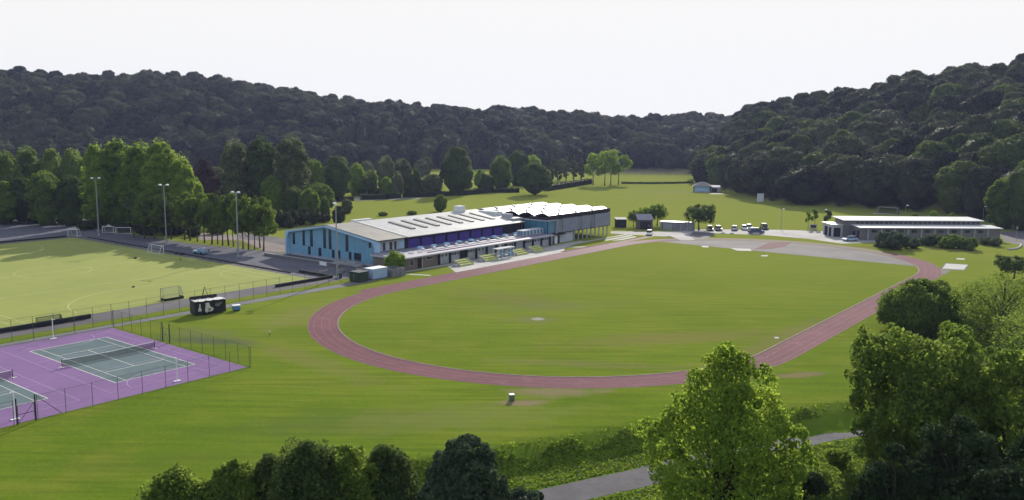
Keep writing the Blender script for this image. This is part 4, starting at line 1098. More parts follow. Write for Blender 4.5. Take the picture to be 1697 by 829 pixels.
wire_fence('wire fence from the gate to the court corner on the grass', [(65.7, 114.9), (65.7, 95.1)], 2.8, 3.0)
wire_fence('wire fence along the grass edge of the purple courts', [(65.4, 95.0), (38.8, 95.0)], 2.8, 3.0)
wire_fence('wire fence on the grass edge left of the lower gate', [(36.4, 95.0), (18, 95.0)], 2.8, 3.0)
wire_fence('low wire fence around the yard by the fourth floodlight mast', [(118, 133.9), (119.5, 137.5), (129.5, 137.5), (131.0, 143)], 1.6, 2.5)
def gate(label, s, t, along):
    b = thing('wire_gate', label, 'gate', (*W(s, t), 0), A + along)
    for x in (0, 1.9): MB().tube((x, 0, 0), (x, 0, 2.9), .08, n=8).build('post', M['darkmetal'], b)
    f = MB()
    for z in (.15, 1.1, 2.1): f.tube((.1, 0, z), (1.8, 0, z), .03, n=5)
    for x in (.12, 1.78): f.tube((x, 0, .15), (x, 0, 2.1), .03, n=5)
    f.tube((.12, 0, .15), (1.78, 0, 2.1), .025, n=5)
    fo = f.build('leaf', M['darkmetal'], b)
    MB().face([(.12, .01, .15), (1.78, .01, .15), (1.78, .01, 2.1), (.12, .01, 2.1)]).build('wire_mesh', M['wire'], fo)
gate('dark wire gate in the right-hand fence of the courts', 65.8, 115.0, pi / 2)
gate('dark wire gate beside the left netball post', 36.7, 95.0, 0)
b = thing('fence_brace', 'slanting brace pole against the fence right of the lower gate', 'brace', (*W(38.9, 95.4), 0), A)
MB().tube((0, 0, 2.6), (2.6, .1, 0), .035, n=6).build('pole', M['darkmetal'], b)
def railing():
    b = thing('ramp_railing', 'grey handrail and ramp below the blue end wall', 'railing', (*W(130.4, 146.5), 0), A)
    MB().box(0, 1.6, 0, 9, 0, .35).build('ramp', M['conc'], b)
    r = MB()
    for x in (0.05, 1.55):
        for z in (.9, 1.3): r.tube((x, 0, z), (x, 9, z), .03, n=5)
        for y in np.arange(0, 9.1, 1.5): r.tube((x, y, 0), (x, y, 1.3), .03, n=5)
    r.build('handrail', M['galv'], b)
    MB().box(-.1, -.02, 1.0, 3.5, .35, 1.2).build('infill_panel', M['render'], b)
railing()
def banner():
    b = thing('white_banner', 'white board on the railing left of the fourth floodlight mast', 'banner', (*W(125.5, 151.5), 0), A + pi / 2)
    MB().box(0, 2.6, 0, .06, .35, 1.2).build('board', M['white'], b)
    for x in (.1, 2.5): MB().tube((x, .1, 0), (x, .1, 1.25), .04, n=6).build('post', M['galv'], b)
banner()
for i, (s_, t_, c, lab) in enumerate(((122.6, 143.5, 'grey', 'grey steel planter between the fence and the blue end wall, nearer one'), (126.0, 141.0, 'pale', 'pale concrete planter near the corner of the blue end wall'), (120.4, 146.8, 'low', 'low concrete block by the yard fence below the blue wall'))):
    b = thing('planter', lab, 'planter', (*W(s_, t_), 0), A + .3)
    MB().box(0, 2.2, 0, 1.0, 0, .8 if c != 'low' else .5).build('trough', M['conc'] if c != 'grey' else M['galv'], b, .04)
    MB().box(.12, 2.08, .12, .88, .5, .84 if c != 'low' else .53).build('soil', M['soil'], b)
def yard_wall():
    b = thing('retaining_wall', 'low dark retaining wall across the yard below the blue end wall', 'wall', (*W(128.2, 150), 0), A + pi / 2)
    MB().box(0, 28, 0, .3, 0, .55).build('wall', M['brickgrey'], b); MB().box(-.05, 28.05, -.05, .35, .552, .62).build('coping', M['conc'], b)
yard_wall()

# floodlights
for i, (px, py, top, lab) in enumerate(((164, 390.5, 295, 'leftmost floodlight mast, at the far corner of the pitch'), (276, 402.5, 308, 'second floodlight mast from the left, behind the white goal'),
                        (395, 425.5, 320, 'third floodlight mast from the left, in front of the row of slim trees'), (559, 461, 338, 'rightmost floodlight mast, in front of the blue end wall'))):
    x, y = gp(px, py); h = 15.6 if i else 16.4
    b = thing('floodlight_mast', lab, 'floodlight', (x, y, 0), math.atan2(-y + 160, -x - 90) - pi / 2, 'floodlights round the pitch')
    MB().path([(0, 0, 0), (0, 0, h * .45), (0, 0, h)], [.21, .16, .10], 10).build('pole', M['galv'], b)
    MB().box(-.35, .35, -.35, .35, 0, .3).build('base', M['conc'], b)
    MB().tube((-1.1, 0, h - .1), (1.1, 0, h - .1), .05, n=6).build('crossarm', M['galv'], b)
    for x_ in (-.95, .95):
        o = MB().extr([(-.2, -.25), (.45, -.12), (.5, .12), (-.1, .25)], 'x', -.33, .33).build('lamp_head', M['white'], b, .04); o.location = (x_, 0, h + .12)
        MB().face([(-.28, .0, -.2), (.28, .0, -.2), (.28, .42, -.135), (-.28, .42, -.135)]).build('lamp_glass', M['glass'], o)
    if i == 3: MB().box(-.5, .1, -.9, -.36, 0, 1.1).build('control_cabinet', M['darkmetal'], b, .03)
    MB().box(.16, .5, -.15, .15, 1.2, 1.7).build('junction_box', M['galv'], b, .02)
# street lamps beyond the car park
for (px, py, top, lab) in ((1499, 372, 350, 'curved lamp post behind the left part of the long outbuilding'), (1628, 374, 352, 'curved lamp post behind the right end of the long outbuilding'), (1294, 380, 347, 'lone slim lamp post at the car park edge of the meadow'), (1364, 381, 350, 'slim lamp post between the saplings by the notice board')):
    x, y = gp(px, py); h = 6.5
    b = thing('street_lamp', lab, 'lamp post', (x, y, 0), 0)
    MB().path([(0, 0, 0), (0, 0, h * .9), (.15, 0, h), (.5, 0, h + .05)], [.09, .06, .05, .04], 8).build('pole', M['galv'], b)
    MB().dome((.6, 0, h - .12), .38, .28, 10).build('lamp_head', M['white'], b)
x, y = gp(1684, 399)
b = thing('sign_post', 'tall thin grey post at the right picture edge beside the yard', 'post', (x, y, 0), 0)
MB().tube((0, 0, 0), (0, 0, 4.2), .07, .05).build('post', M['galv'], b); MB().box(-.25, .25, -.05, .0, 3.4, 4.1).build('plate', M['galv'], b)
# notice board
x, y = gp(1342, 381.5)
b = thing('notice_board', 'grey notice cabinet with a dark screen under the saplings', 'notice board', (x, y, 0), .05)
MB().box(0, 2.3, 0, .4, .25, 1.9).build('cabinet', M['conc'], b, .04); MB().box(.35, 1.95, -.05, -.002, .75, 1.6).build('screen', M['black'], b)
for x_ in (.1, 2.0): MB().box(x_, x_ + .2, .05, .35, 0, .249).build('foot', M['conc'], b)
# fallen trunk / kerb stone
(x0, y0), (x1, y1) = gp(1670, 414.5), gp(1692, 406)
b = thing('concrete_kerb', 'curved pale concrete kerb lying on the grass below the sign post', 'kerb', (x0, y0, 0), 0)
pts = []
for k in range(9): u = k / 8; pts.append(((x1 - x0) * u, (y1 - y0) * u ** 1.6, .18))
MB().path(pts, [.26] * 9, 8).build('kerb', M['concpale'], b)
for (px, py) in ((1198, 387.2), (1213, 387.8)):
    x, y = gp(px, py)
    b = thing('boulder', 'pale boulder on the grass verge in front of the parked cars, the %s of two' % ('left' if px < 1200 else 'right'), 'boulder', (x, y, 0), .3)
    MB().dome((0, 0, -.1), .75, .55, 8, 3).build('stone', M['concpale'], b)

# seating stands
SEAT = None
for k, (s_, t_) in enumerate(((145.9, 129.3), (155.2, 129.6), (167.9, 129.9), (175.4, 130.2))):
    b = thing('seating_stand', ('first', 'second', 'third', 'fourth')[k] + ' yellow-green tiered seating stand along the track, counted from the blue end', 'seating stand', (*W(s_, t_), 0), A, 'seating stands along the home straight')
    L_ = 4.7
    for j in range(3):
        MB().box(0, L_, j * .75, j * .75 + .6, .34 + j * .36, .42 + j * .36).build('bench', M['seat'], b)
        MB().box(.05, L_ - .05, j * .75 + .601, j * .75 + .67, .06 + j * .36, .60 + j * .36).build('riser', M['seat'], b)
        MB().box(.05, L_ - .05, j * .75 + .02, j * .75 + .06, 0.02, .335 + j * .36).build('front_panel', M['seat'], b)
    MB().extr([(.07, .02), (2.12, .02), (2.12, 1.05), (1.52, 1.05), (1.52, .70), (.77, .70), (.77, .33), (.07, .33)], 'x', .06, L_ - .06).build('seat_base', M['seat'], b)
    for x in (-.08, L_ + .01):
        MB().extr([(0, 0), (2.2, 0), (2.2, 1.5), (1.5, 1.2), (0, .45)], 'x', x, x + .07).build('side_frame', M['concpale'], b)
    MB().box(-.9, -.1, .5, 1.7, .0, .55).build('step', M['concpale'], b, .05)
# scaffold-like white frames
b = thing('dugout', 'white framed glazed dugout between the second and third seating stands', 'dugout', (*W(160.6, 130.0), 0), A)
L_ = 6.4
f = MB()
for x in np.linspace(0, L_, 5):
    for y in (0, 1.7): f.tube((x, y, 0), (x, y, 2.35), .055, n=5)
for z in (.15, 1.2, 2.35):
    for y in (0, 1.7): f.tube((0, y, z), (L_, y, z), .05, n=5)
for x in (0, L_):
    for z in (1.2, 2.35): f.tube((x, 0, z), (x, 1.7, z), .05, n=5)
f.build('frame', M['white'], b)
MB().box(-.1, L_ + .1, -.1, 1.85, 2.40, 2.46).build('roof', M['renderpale'], b)
for k in range(2): MB().box(.9 + k * 3.1, 2.6 + k * 3.1, .02, .05, .3, 2.0).build('window', M['glass_teal'], b)
MB().box(.1, L_ - .1, 1.2, 1.6, .4, .5).build('bench', M['galv'], b)

# ------------------------------------------------------------------ cars
def car(px, py, rz, body, label, kind='hatch'):
    x, y = gp(px, py)
    b = thing('parked_car', label, 'car', (x, y, 0), rz, 'cars parked by the entrance')
    Lc, Wc = (4.3, 1.75) if kind != 'van' else (4.9, 1.85)
    hh = 1.48 if kind != 'van' else 1.8
    h2 = .84 if kind != 'van' else .95
    prof = [(-Lc / 2, .28), (-Lc / 2 + .05, .62), (-Lc / 2 + .25, h2 - .06), (-Lc / 2 + .95, h2), (Lc / 2 - .25, h2 + .04), (Lc / 2, h2 - .1), (Lc / 2, .3)]
    cab = [(-Lc / 2 + .95, h2), (-Lc / 2 + 1.65, hh - .06), (-Lc / 2 + 2.1, hh), (Lc / 2 - .75, hh - .02), (Lc / 2 - .2, h2 + .04)]
    def ex(prof, w0, w1, ztop, mb):
        n = len(prof); i = len(mb.v)
        zmin = min(p[1] for p in prof); zmax = max(p[1] for p in prof)
        for sgn in (-1, 1):
            for p in prof:
                k = (p[1] - zmin) / (zmax - zmin); w_ = w0 + (w1 - w0) * k
                mb.v.append((p[0], sgn * w_ / 2, p[1]))
        mb.f.append(tuple(range(i, i + n))); mb.f.append(tuple(range(i + 2 * n - 1, i + n - 1, -1)))
        for k in range(n): mb.f.append((i + (k + 1) % n, i + k, i + n + k, i + n + (k + 1) % n))
        return mb
    ex(prof, Wc, Wc * .95, 0, MB()).build('body', body, b, .06)
    ex(cab, Wc * .92, Wc * .74, 0, MB()).build('windows', M['glass_car'], b, .03)
    MB().box(-Lc / 2 + 1.75, Lc / 2 - .7, -Wc * .37, Wc * .37, hh - .03, hh + .03).build('roof', body, b, .03)
    for xx in (-Lc / 2 + .8, Lc / 2 - .75):
        for yy in (-Wc / 2 + .1, Wc / 2 - .1):
            w_ = MB().disc((xx, yy, .31), .31, 'y', 16, .2).build('wheel', M['tyre'], b)
            MB().disc((xx, yy + (.11 if yy > 0 else -.11), .31), .18, 'y', 12, .03).build('rim', M['galv'], w_)
    for yy in (-.6, .6):
        MB().box(-Lc / 2 - .01, -Lc / 2 + .12, yy - .16, yy + .16, .58, .70).build('headlight', M['white'], b)
        MB().box(Lc / 2 - .1, Lc / 2 + .01, yy - .14, yy + .14, .6, .72).build('tail_light', surf('tail_lamp', (.3, .01, .01), rough=.3), b)
    return b
def paint(n, c): return surf(n, c, tuple(v * .9 for v in c), 1, rough=.22, spec=.6, amt3=.05)
silver, white_p, navy, blackp, grey_p = paint('silver_paint', (.5, .5, .52)), paint('white_car_paint', (.72, .72, .72)), paint('navy_paint', (.02, .05, .16)), paint('black_paint', (.02, .02, .025)), paint('dark_grey_paint', (.07, .07, .085))
car(1176.5, 382, 1.5, blackp, 'black car parked nearest the spreading tree')
car(1190.5, 382, 1.55, grey_p, 'dark grey car parked second from the spreading tree')
car(1217.5, 381.5, 1.2 + pi, silver, 'silver car standing alone in the middle of the parked row')
car(1233.5, 381, 1.45, white_p, 'white car parked left of the big dark blue car')
car(1241.5, 379.5, 1.5, silver, 'silver car mostly hidden behind the big dark blue car')
car(1253, 387.2, pi + .12, navy, 'large dark blue car parked side-on in front of the others', 'van')
car(1266.5, 380, 1.5, blackp, 'black car with a pale roof at the right end of the parked row', 'van')
car(1076, 389.5, 1.35, white_p, 'white car driving out beside the brown garage')
car(1408.5, 399.5, .25, paint('pale_blue_paint', (.35, .5, .72)), 'pale blue car parked beside the long outbuilding')
x, y = gp(711, 313)
b = thing('white_van', 'white van roof just showing above the long hedge', 'van', (x, y, 0), .1)
MB().box(-2.4, 2.4, -.95, .95, .35, 2.3).build('body', M['white'], b, .12); MB().box(-2.1, -1.2, -.97, .97, 1.3, 1.9).build('windows', M['glass_car'], b)
for xx in (-1.5, 1.5):
    for yy in (-.9, .9): MB().disc((xx, yy, .35), .35, 'y', 14, .2).build('wheel', M['tyre'], b)

# ------------------------------------------------------------------ vegetation
def cards(rng, C, Nn, size, cap=.75, jit=.55):
    """leaf clumps: bent diamond faces at C looking roughly along Nn"""
    n = len(C)
    nr = Nn + rng.normal(size=(n, 3)) * jit; nr /= np.linalg.norm(nr, axis=1, keepdims=True) + 1e-9
    up = rng.normal(size=(n, 3)); a = np.cross(nr, up); a /= np.linalg.norm(a, axis=1, keepdims=True) + 1e-9
    b = np.cross(nr, a); s = (size * rng.uniform(.6, 1.35, n))[:, None]
    v = np.stack([C - a * s, C - b * s * cap + nr * s * .15, C + a * s, C + b * s * cap + nr * s * .15], 1).reshape(-1, 3)
    f = np.arange(4 * n).reshape(n, 4)
    return v, f
def ico(sub):
    import bmesh
    bm = bmesh.new(); bmesh.ops.create_icosphere(bm, subdivisions=sub, radius=1)
    v = np.array([x.co[:] for x in bm.verts]); f = np.array([[q.index for q in p.verts] for p in bm.faces]); bm.free(); return v, f
ICO2, ICO1 = ico(2), ico(1)
def crown(name, seed, H0, H1, R, nl, lr, ncards, size, prof=None, core=.8, jit=.38, gaps=0.0, flat=1.0, droop=0.0, big=3.2, wild=0.0):
    """crown between heights H0..H1 with radius R: lobes of leaf clumps around a darker heart"""
    rng = np.random.default_rng(seed)
    prof = prof or (lambda u: np.sqrt(np.clip(1 - (2 * u - .85) ** 2 / 1.35, .05, 1)))
    Hh = H1 - H0
    u = (np.arange(nl) + rng.uniform(0, 1, nl)) / nl
    ang = np.arange(nl) * 2.39996 + rng.uniform(-.5, .5, nl)
    # a handful of main limbs carry the foliage; every clump hangs on one of them
    nbig = max(4, int(round(nl / big)))
    ub = (np.arange(nbig) + rng.uniform(.15, .85, nbig)) / nbig
    ab = np.arange(nbig) * 2.39996 + rng.uniform(-.7, .7, nbig) + seed
    pb = prof(ub) * R
    rb = np.clip(pb * rng.uniform(.36 - .12 * wild, .56 + .05 * wild, nbig), .14 * R, .5 * R)
    radb = np.maximum(pb - rb * .85, 0) * rng.uniform(.82 - .25 * wild, 1.05 + .12 * wild, nbig)
    CB = np.stack([radb * np.cos(ab), radb * np.sin(ab), H0 + rb * .7 + ub * np.maximum(Hh - rb * 1.6, .1)], 1)
    owner = np.arange(nl) % nbig
    dd_ = rng.normal(size=(nl, 3)); dd_[:, 2] += .45; dd_ += CB[owner] * np.array([1, 1, 0]) / R * .9
    dd_ /= np.linalg.norm(dd_, axis=1, keepdims=True)
    rl = np.minimum(lr * R * rng.uniform(.6, 1.3, nl), rb[owner] * 1.0)
    C = CB[owner] + dd_ * (rb[owner] * rng.uniform(.7, 1.05 + .35 * wild, nl))[:, None]
    C[:nbig] = CB; rl[:nbig] = rb * .92
    C[:, 2] = np.clip(C[:, 2], H0 + rl * .55, H1 - rl * .8)
    # the topmost clump reaches the full height
    k_ = int(np.argmax(C[:, 2] + rl)); C[:, 2] = H0 + (C[:, 2] - H0) * (H1 - rl[k_] - H0) / max(C[k_, 2] - H0, .1)
    per = rl ** 2; per = np.maximum(4, (ncards * per / per.sum())).astype(int)
    V, F, T = [], [], []; off = 0
    for i in range(nl):
        m = per[i]; d = rng.normal(size=(m, 3)); d /= np.linalg.norm(d, axis=1, keepdims=True)
        outv = C[i] - np.array([0, 0, H0 + Hh * .4]); outv = outv / (np.linalg.norm(outv) + 1e-6)
        flip = (d @ outv) < -.35; d[flip] *= -1
        rr = rl[i] * (rng.uniform(.55, 1.12, m) if core == 0 else rng.uniform(.8, 1.12, m))
        P = C[i] + d * rr[:, None] * np.array([1, 1, flat])
        dist = np.linalg.norm(P[:, None, :] - C[None], axis=2) / rl[None]
        dist[:, i] = 9
        keep = dist.min(1) > (.78 if core else .45)
        if gaps: keep &= (np.sin(P[:, 0] * 2.1 / R * 3 + seed) * np.sin(P[:, 1] * 2.3 / R * 3) * np.sin(P[:, 2] * 2 / R * 3) > -1 + gaps * 1.2) | (rng.uniform(size=m) > gaps)
        P = P[keep]; dd = d[keep]
        if len(P) == 0: continue
        if droop: P[:, 2] -= droop * rng.uniform(0, 1, len(P)) * size * 3
        v, f = cards(rng, P, dd, size, jit=jit)
        V.append(v); F.append(f + off); off += len(v)
        T.append(np.clip(rng.normal(.5, .22, len(f)) + rng.uniform(-.12, .12), 0, 1))
    if core:
        iv, fv = ICO2 if core > .7 else ICO1
        for i in range(nl):
            w = iv * (1 + .16 * np.sin(iv @ rng.normal(size=3) * 4 + rng.uniform(0, 6)))[:, None]
            v = C[i] + w * rl[i] * core * .93 * np.array([1, 1, flat])
            fq = np.concatenate([fv, fv[:, 2:3]], 1)
            V.append(v); F.append(fq + off); off += len(v); T.append(np.clip(rng.normal(.4, .12, len(fv)), 0, 1))
    V = np.concatenate(V); F = np.concatenate(F); T = np.concatenate(T)
    # split quads and triangles (core faces repeat their last corner)
    tri = F[:, 2] == F[:, 3]
    me = bpy.data.meshes.new(name)
    nq, nt_ = int((~tri).sum()), int(tri.sum())
    loops = np.concatenate([F[~tri].ravel(), F[tri][:, :3].ravel()]).astype(np.int32)
    me.vertices.add(len(V)); me.vertices.foreach_set('co', V.astype(np.float32).ravel())
    me.loops.add(len(loops)); me.loops.foreach_set('vertex_index', loops)
    me.polygons.add(nq + nt_)
    st = np.concatenate([np.arange(nq) * 4, nq * 4 + np.arange(nt_) * 3]).astype(np.int32)
    me.polygons.foreach_set('loop_start', st); me.polygons.foreach_set('loop_total', np.concatenate([np.full(nq, 4), np.full(nt_, 3)]).astype(np.int32))
    me.update(calc_edges=True)
    a = me.attributes.new('tint', 'FLOAT', 'FACE'); a.data.foreach_set('value', np.concatenate([T[~tri], T[tri]]).astype(np.float32))
    me.polygons.foreach_set('use_smooth', np.concatenate([np.zeros(nq, bool), np.ones(nt_, bool)]))
    return me, C, rl
def trunk_mesh(name, C, H0, H1, r, seed, nb=9, lean=0.0, stems=1, top=.8):
    rr = random.Random(seed); mb = MB()
    for s in range(stems):
        ox, oy = (0, 0) if stems == 1 else (rr.uniform(-.5, .5), rr.uniform(-.5, .5))
        lx, ly = rr.uniform(-lean, lean), rr.uniform(-lean, lean)
        pts = []; n = 6
        for k in range(n + 1):
            u = k / n; z = u * (H0 + (H1 - H0) * top)
            pts.append(Vector((ox + lx * u + .12 * sin(u * 5 + seed) * u, oy + ly * u + .12 * cos(u * 4 + seed) * u, z - .1)))
        rad = [r * (1.25 if k == 0 else 1) * (1 - .82 * k / n) / (1 if stems == 1 else 1.4) for k in range(n + 1)]
        mb.path(pts, rad, 8)
        idx_ = list(range(len(C))); rr.shuffle(idx_)
        for i in idx_[:nb]:
            c = Vector(C[i]); z = max(H0 * .75, min(c.z * rr.uniform(.45, .75), H1 * .7))
            u = z / (H0 + (H1 - H0) * top); u = min(max(u, .15), .95); k = int(u * n); k = min(k, n - 1); f = u * n - k
            p = pts[k].lerp(pts[k + 1], f); mid = p.lerp(c, .5) + Vector((0, 0, (c - p).length * .10))
            w = r * (1 - .8 * u) * .5
            mb.path([p, mid, c], [w, w * .6, w * .25], 5)
    return mb.mesh(name)
def wood_crown(name, seed, R, H, nlobe, ncards, size, k=1.0, lo=.26, hi=.46, jit=.5, puff=1.17, full=False, low=.0, body=.80):
    """one broad domed crown: a body with bulging boughs, covered in leaf clumps"""
    rng = np.random.default_rng(seed)
    cen = [np.array([0, 0, H * .42])]; rad = [np.array([R * body, R * body, H * .50])]
    for i in range(nlobe):
        u = rng.uniform(0, 1) ** .8 if low == 0 else rng.uniform(low, 1); a_ = i * 2.39996 + rng.uniform(-.5, .5)
        el = math.asin(max(-.9, min(.97, u))); d = np.array([cos(a_) * cos(el), sin(a_) * cos(el), sin(el)])
        r = R * rng.uniform(lo, hi) * (1 - .25 * abs(u))
        c = np.array([0, 0, H * .40]) + d * np.array([R, R, H * .60]) - d * r * rng.uniform(.85, 1.15)
        c[2] = max(c[2], r * .8); cen.append(c); rad.append(np.array([r, r, r * rng.uniform(.8, 1.0)]) * k)
    cen = np.array(cen); rad = np.array(rad)
    V, F, T, Q = [], [], [], 0; VT, FT = [], []
    off = 0; iv, fv = ICO2
    w = rad[:, 0] ** 2; w[0] *= .45; per = (ncards * w / w.sum()).astype(int)
    for i in range(len(cen)):
        d = rng.normal(size=(per[i], 3)); d[:, 2] = np.where(d[:, 2] < -.4, -d[:, 2], d[:, 2]); d /= np.linalg.norm(d, axis=1, keepdims=True)
        P = cen[i] + d * rad[i] * rng.uniform(.94, puff, per[i])[:, None]
        q = np.linalg.norm((P[:, None, :] - cen[None]) / rad[None], axis=2); q[:, i] = 9
        m_ = q.min(1) > .95
        v, f = cards(rng, P[m_], d[m_], size, jit=jit)
        V.append(v); F.append(f + off); off += len(v); T.append(np.clip(rng.normal(.5, .2, len(f)) + rng.uniform(-.15, .15), 0, 1))
    nq = sum(len(f) for f in F)
    for i in range(len(cen)):
        ww = iv * (1 + .10 * np.sin(iv @ rng.normal(size=3) * 5 + rng.uniform(0, 6)) + .06 * np.sin(iv @ rng.normal(size=3) * 9))[:, None]
        VT.append(cen[i] + ww * rad[i] * .97); FT.append(fv + off); off += len(iv); T.append(np.clip(rng.normal(.42, .12, len(fv)), 0, 1))
    V = np.concatenate(V + VT); FQ = np.concatenate(F); FTt = np.concatenate(FT); nt_ = len(FTt)
    me = bpy.data.meshes.new(name); me.vertices.add(len(V)); me.vertices.foreach_set('co', V.astype(np.float32).ravel())
    lp = np.concatenate([FQ.ravel(), FTt.ravel()]).astype(np.int32); me.loops.add(len(lp)); me.loops.foreach_set('vertex_index', lp)
    me.polygons.add(nq + nt_)
    me.polygons.foreach_set('loop_start', np.concatenate([np.arange(nq) * 4, nq * 4 + np.arange(nt_) * 3]).astype(np.int32))
    me.polygons.foreach_set('loop_total', np.concatenate([np.full(nq, 4), np.full(nt_, 3)]).astype(np.int32))
    me.update(calc_edges=True)
    at = me.attributes.new('tint', 'FLOAT', 'FACE'); at.data.foreach_set('value', np.concatenate(T).astype(np.float32))
    me.polygons.foreach_set('use_smooth', np.concatenate([np.zeros(nq, bool), np.ones(nt_, bool)]))
    if full: return me, cen[1:]
    me.materials.append(M['forest'])
    return me
# prototype crowns: broad, round, tall, slim, shrub, conifer ...
PROTO = {}
def proto(key, n, H, H0, R, **kw):
    PROTO[key] = []
    tr = kw.pop('tr', .35); nb = kw.pop('nb', 7); st = kw.pop('stems', 1); lean = kw.pop('lean', .3)
    for i in range(n):
        me, C, rl = crown('crown_' + key, hash(key) % 1000 * 0 + sum(map(ord, key)) * 7 + i, H0, H, R, **kw)
        tm = trunk_mesh('trunk_' + key, C, H0, H, tr, i + 3, nb, lean, st)
        PROTO[key].append((me, tm, H, R))
tallprof = lambda u: np.clip(.55 + .45 * np.sin(u * 2.6 + .2), .1, 1) * np.sqrt(np.clip(1.02 - u ** 4, 0, 1))
cone = lambda u: np.clip(1.0 - u * .92, .06, 1)
def dome_proto(key, n, H, R, tr, nb, z0=0.0, **kw):
    PROTO[key] = []
    for i in range(n):
        me, C = wood_crown('crown_' + key, sum(map(ord, key)) * 11 + i, R * .94, H - z0, full=True, **kw)
        if z0:
            co = np.empty(len(me.vertices) * 3, np.float32); me.vertices.foreach_get('co', co); co[2::3] += z0; me.vertices.foreach_set('co', co); C = C + np.array([0, 0, z0])
        PROTO[key].append((me, trunk_mesh('trunk_' + key, C, H * .2, H, tr, i + 3, nb, .2), H, R))
dome_proto('broad', 5, 14, 5.5, .35, 6, z0=.5, nlobe=30, ncards=8000, size=.25, lo=.20, hi=.36, low=-.55, jit=.5)
dome_proto('round', 4, 10, 4.6, .3, 5, nlobe=30, ncards=6500, size=.20, lo=.17, hi=.30, low=-.5, jit=.5, body=.86)
dome_proto('tall', 4, 26, 6.0, .45, 8, z0=.8, nlobe=58, ncards=15000, size=.32, lo=.17, hi=.32, low=-.75, jit=.6, puff=1.25)
proto('slim', 3, 18, 1.5, 3.0, nl=60, lr=.28, big=4, ncards=5200, size=.27, prof=lambda u: np.clip(np.sin(np.clip(u, .03, .97) * pi) ** .7 * (1.15 - .6 * u), .08, 1))
proto('grove', 5, 13.5, 4.2, 4.0, nl=50, lr=.2, big=5, wild=.6, ncards=5200, size=.22, core=.6, lean=.9, tr=.22, nb=8)
proto('shrub', 4, 3.4, .0, 3.0, nl=50, lr=.2, big=5, wild=.5, ncards=3000, size=.17, tr=.1, nb=3)
proto('open', 3, 20, 6.0, 5.6, nl=22, lr=.34, ncards=4200, size=.30, core=.55, tr=.30, lean=.5)
proto('parasol', 2, 8.2, 2.4, 4.9, nl=60, lr=.17, big=5, wild=.5, ncards=5200, size=.18, core=.6, tr=.28, lean=.4)
proto('conifer', 2, 15, .8, 3.1, nl=44, lr=.30, ncards=4200, size=.26, prof=cone)
proto('sapling', 2, 5.4, 1.6, 1.35, nl=12, lr=.42, ncards=1300, size=.15, core=.6, tr=.09, nb=3)
_rt = random.Random(11)
def tree(name, label, cat, px, yb, ytop, wpx, key, mat, group=None, z=None, Y=None, var=None, base=None):
    if base is not None: x, y, zb = base
    elif Y is not None:
        x, y, _ = at_depth(px, yb, Y); zb = tz(x, y)
    else:
        x, y = gp(px, yb); zb = 0.0
    _, _, ztop = at_depth(px, ytop, y)
    H = ztop - zb; Wd = wpx * y / FPX
    pr = PROTO[key]; me, tm, H_, R_ = pr[(var if var is not None else _rt.randrange(len(pr))) % len(pr)]
    b = thing(name, label, cat, (x, y, zb), _rt.uniform(0, 6.28), group)
    sx = Wd / (2 * R_); sz = H / H_
    c = put('crown' if key != 'shrub' else 'foliage', me, None, b); c.scale = (sx, sx, sz)
    t = put('trunk' if key != 'shrub' else 'stem', tm, None, b); t.scale = (min(sx, sz) * 1.0, min(sx, sz), sz)
    if key == 'grove' : t.scale = (sx, sx, sz)
    for o, mm in ((c, M[mat]), (t, M['bark'])):
        if len(o.data.materials) == 0: o.data.materials.append(mm)
        o.material_slots[0].link = 'OBJECT'; o.material_slots[0].material = mm
    return b
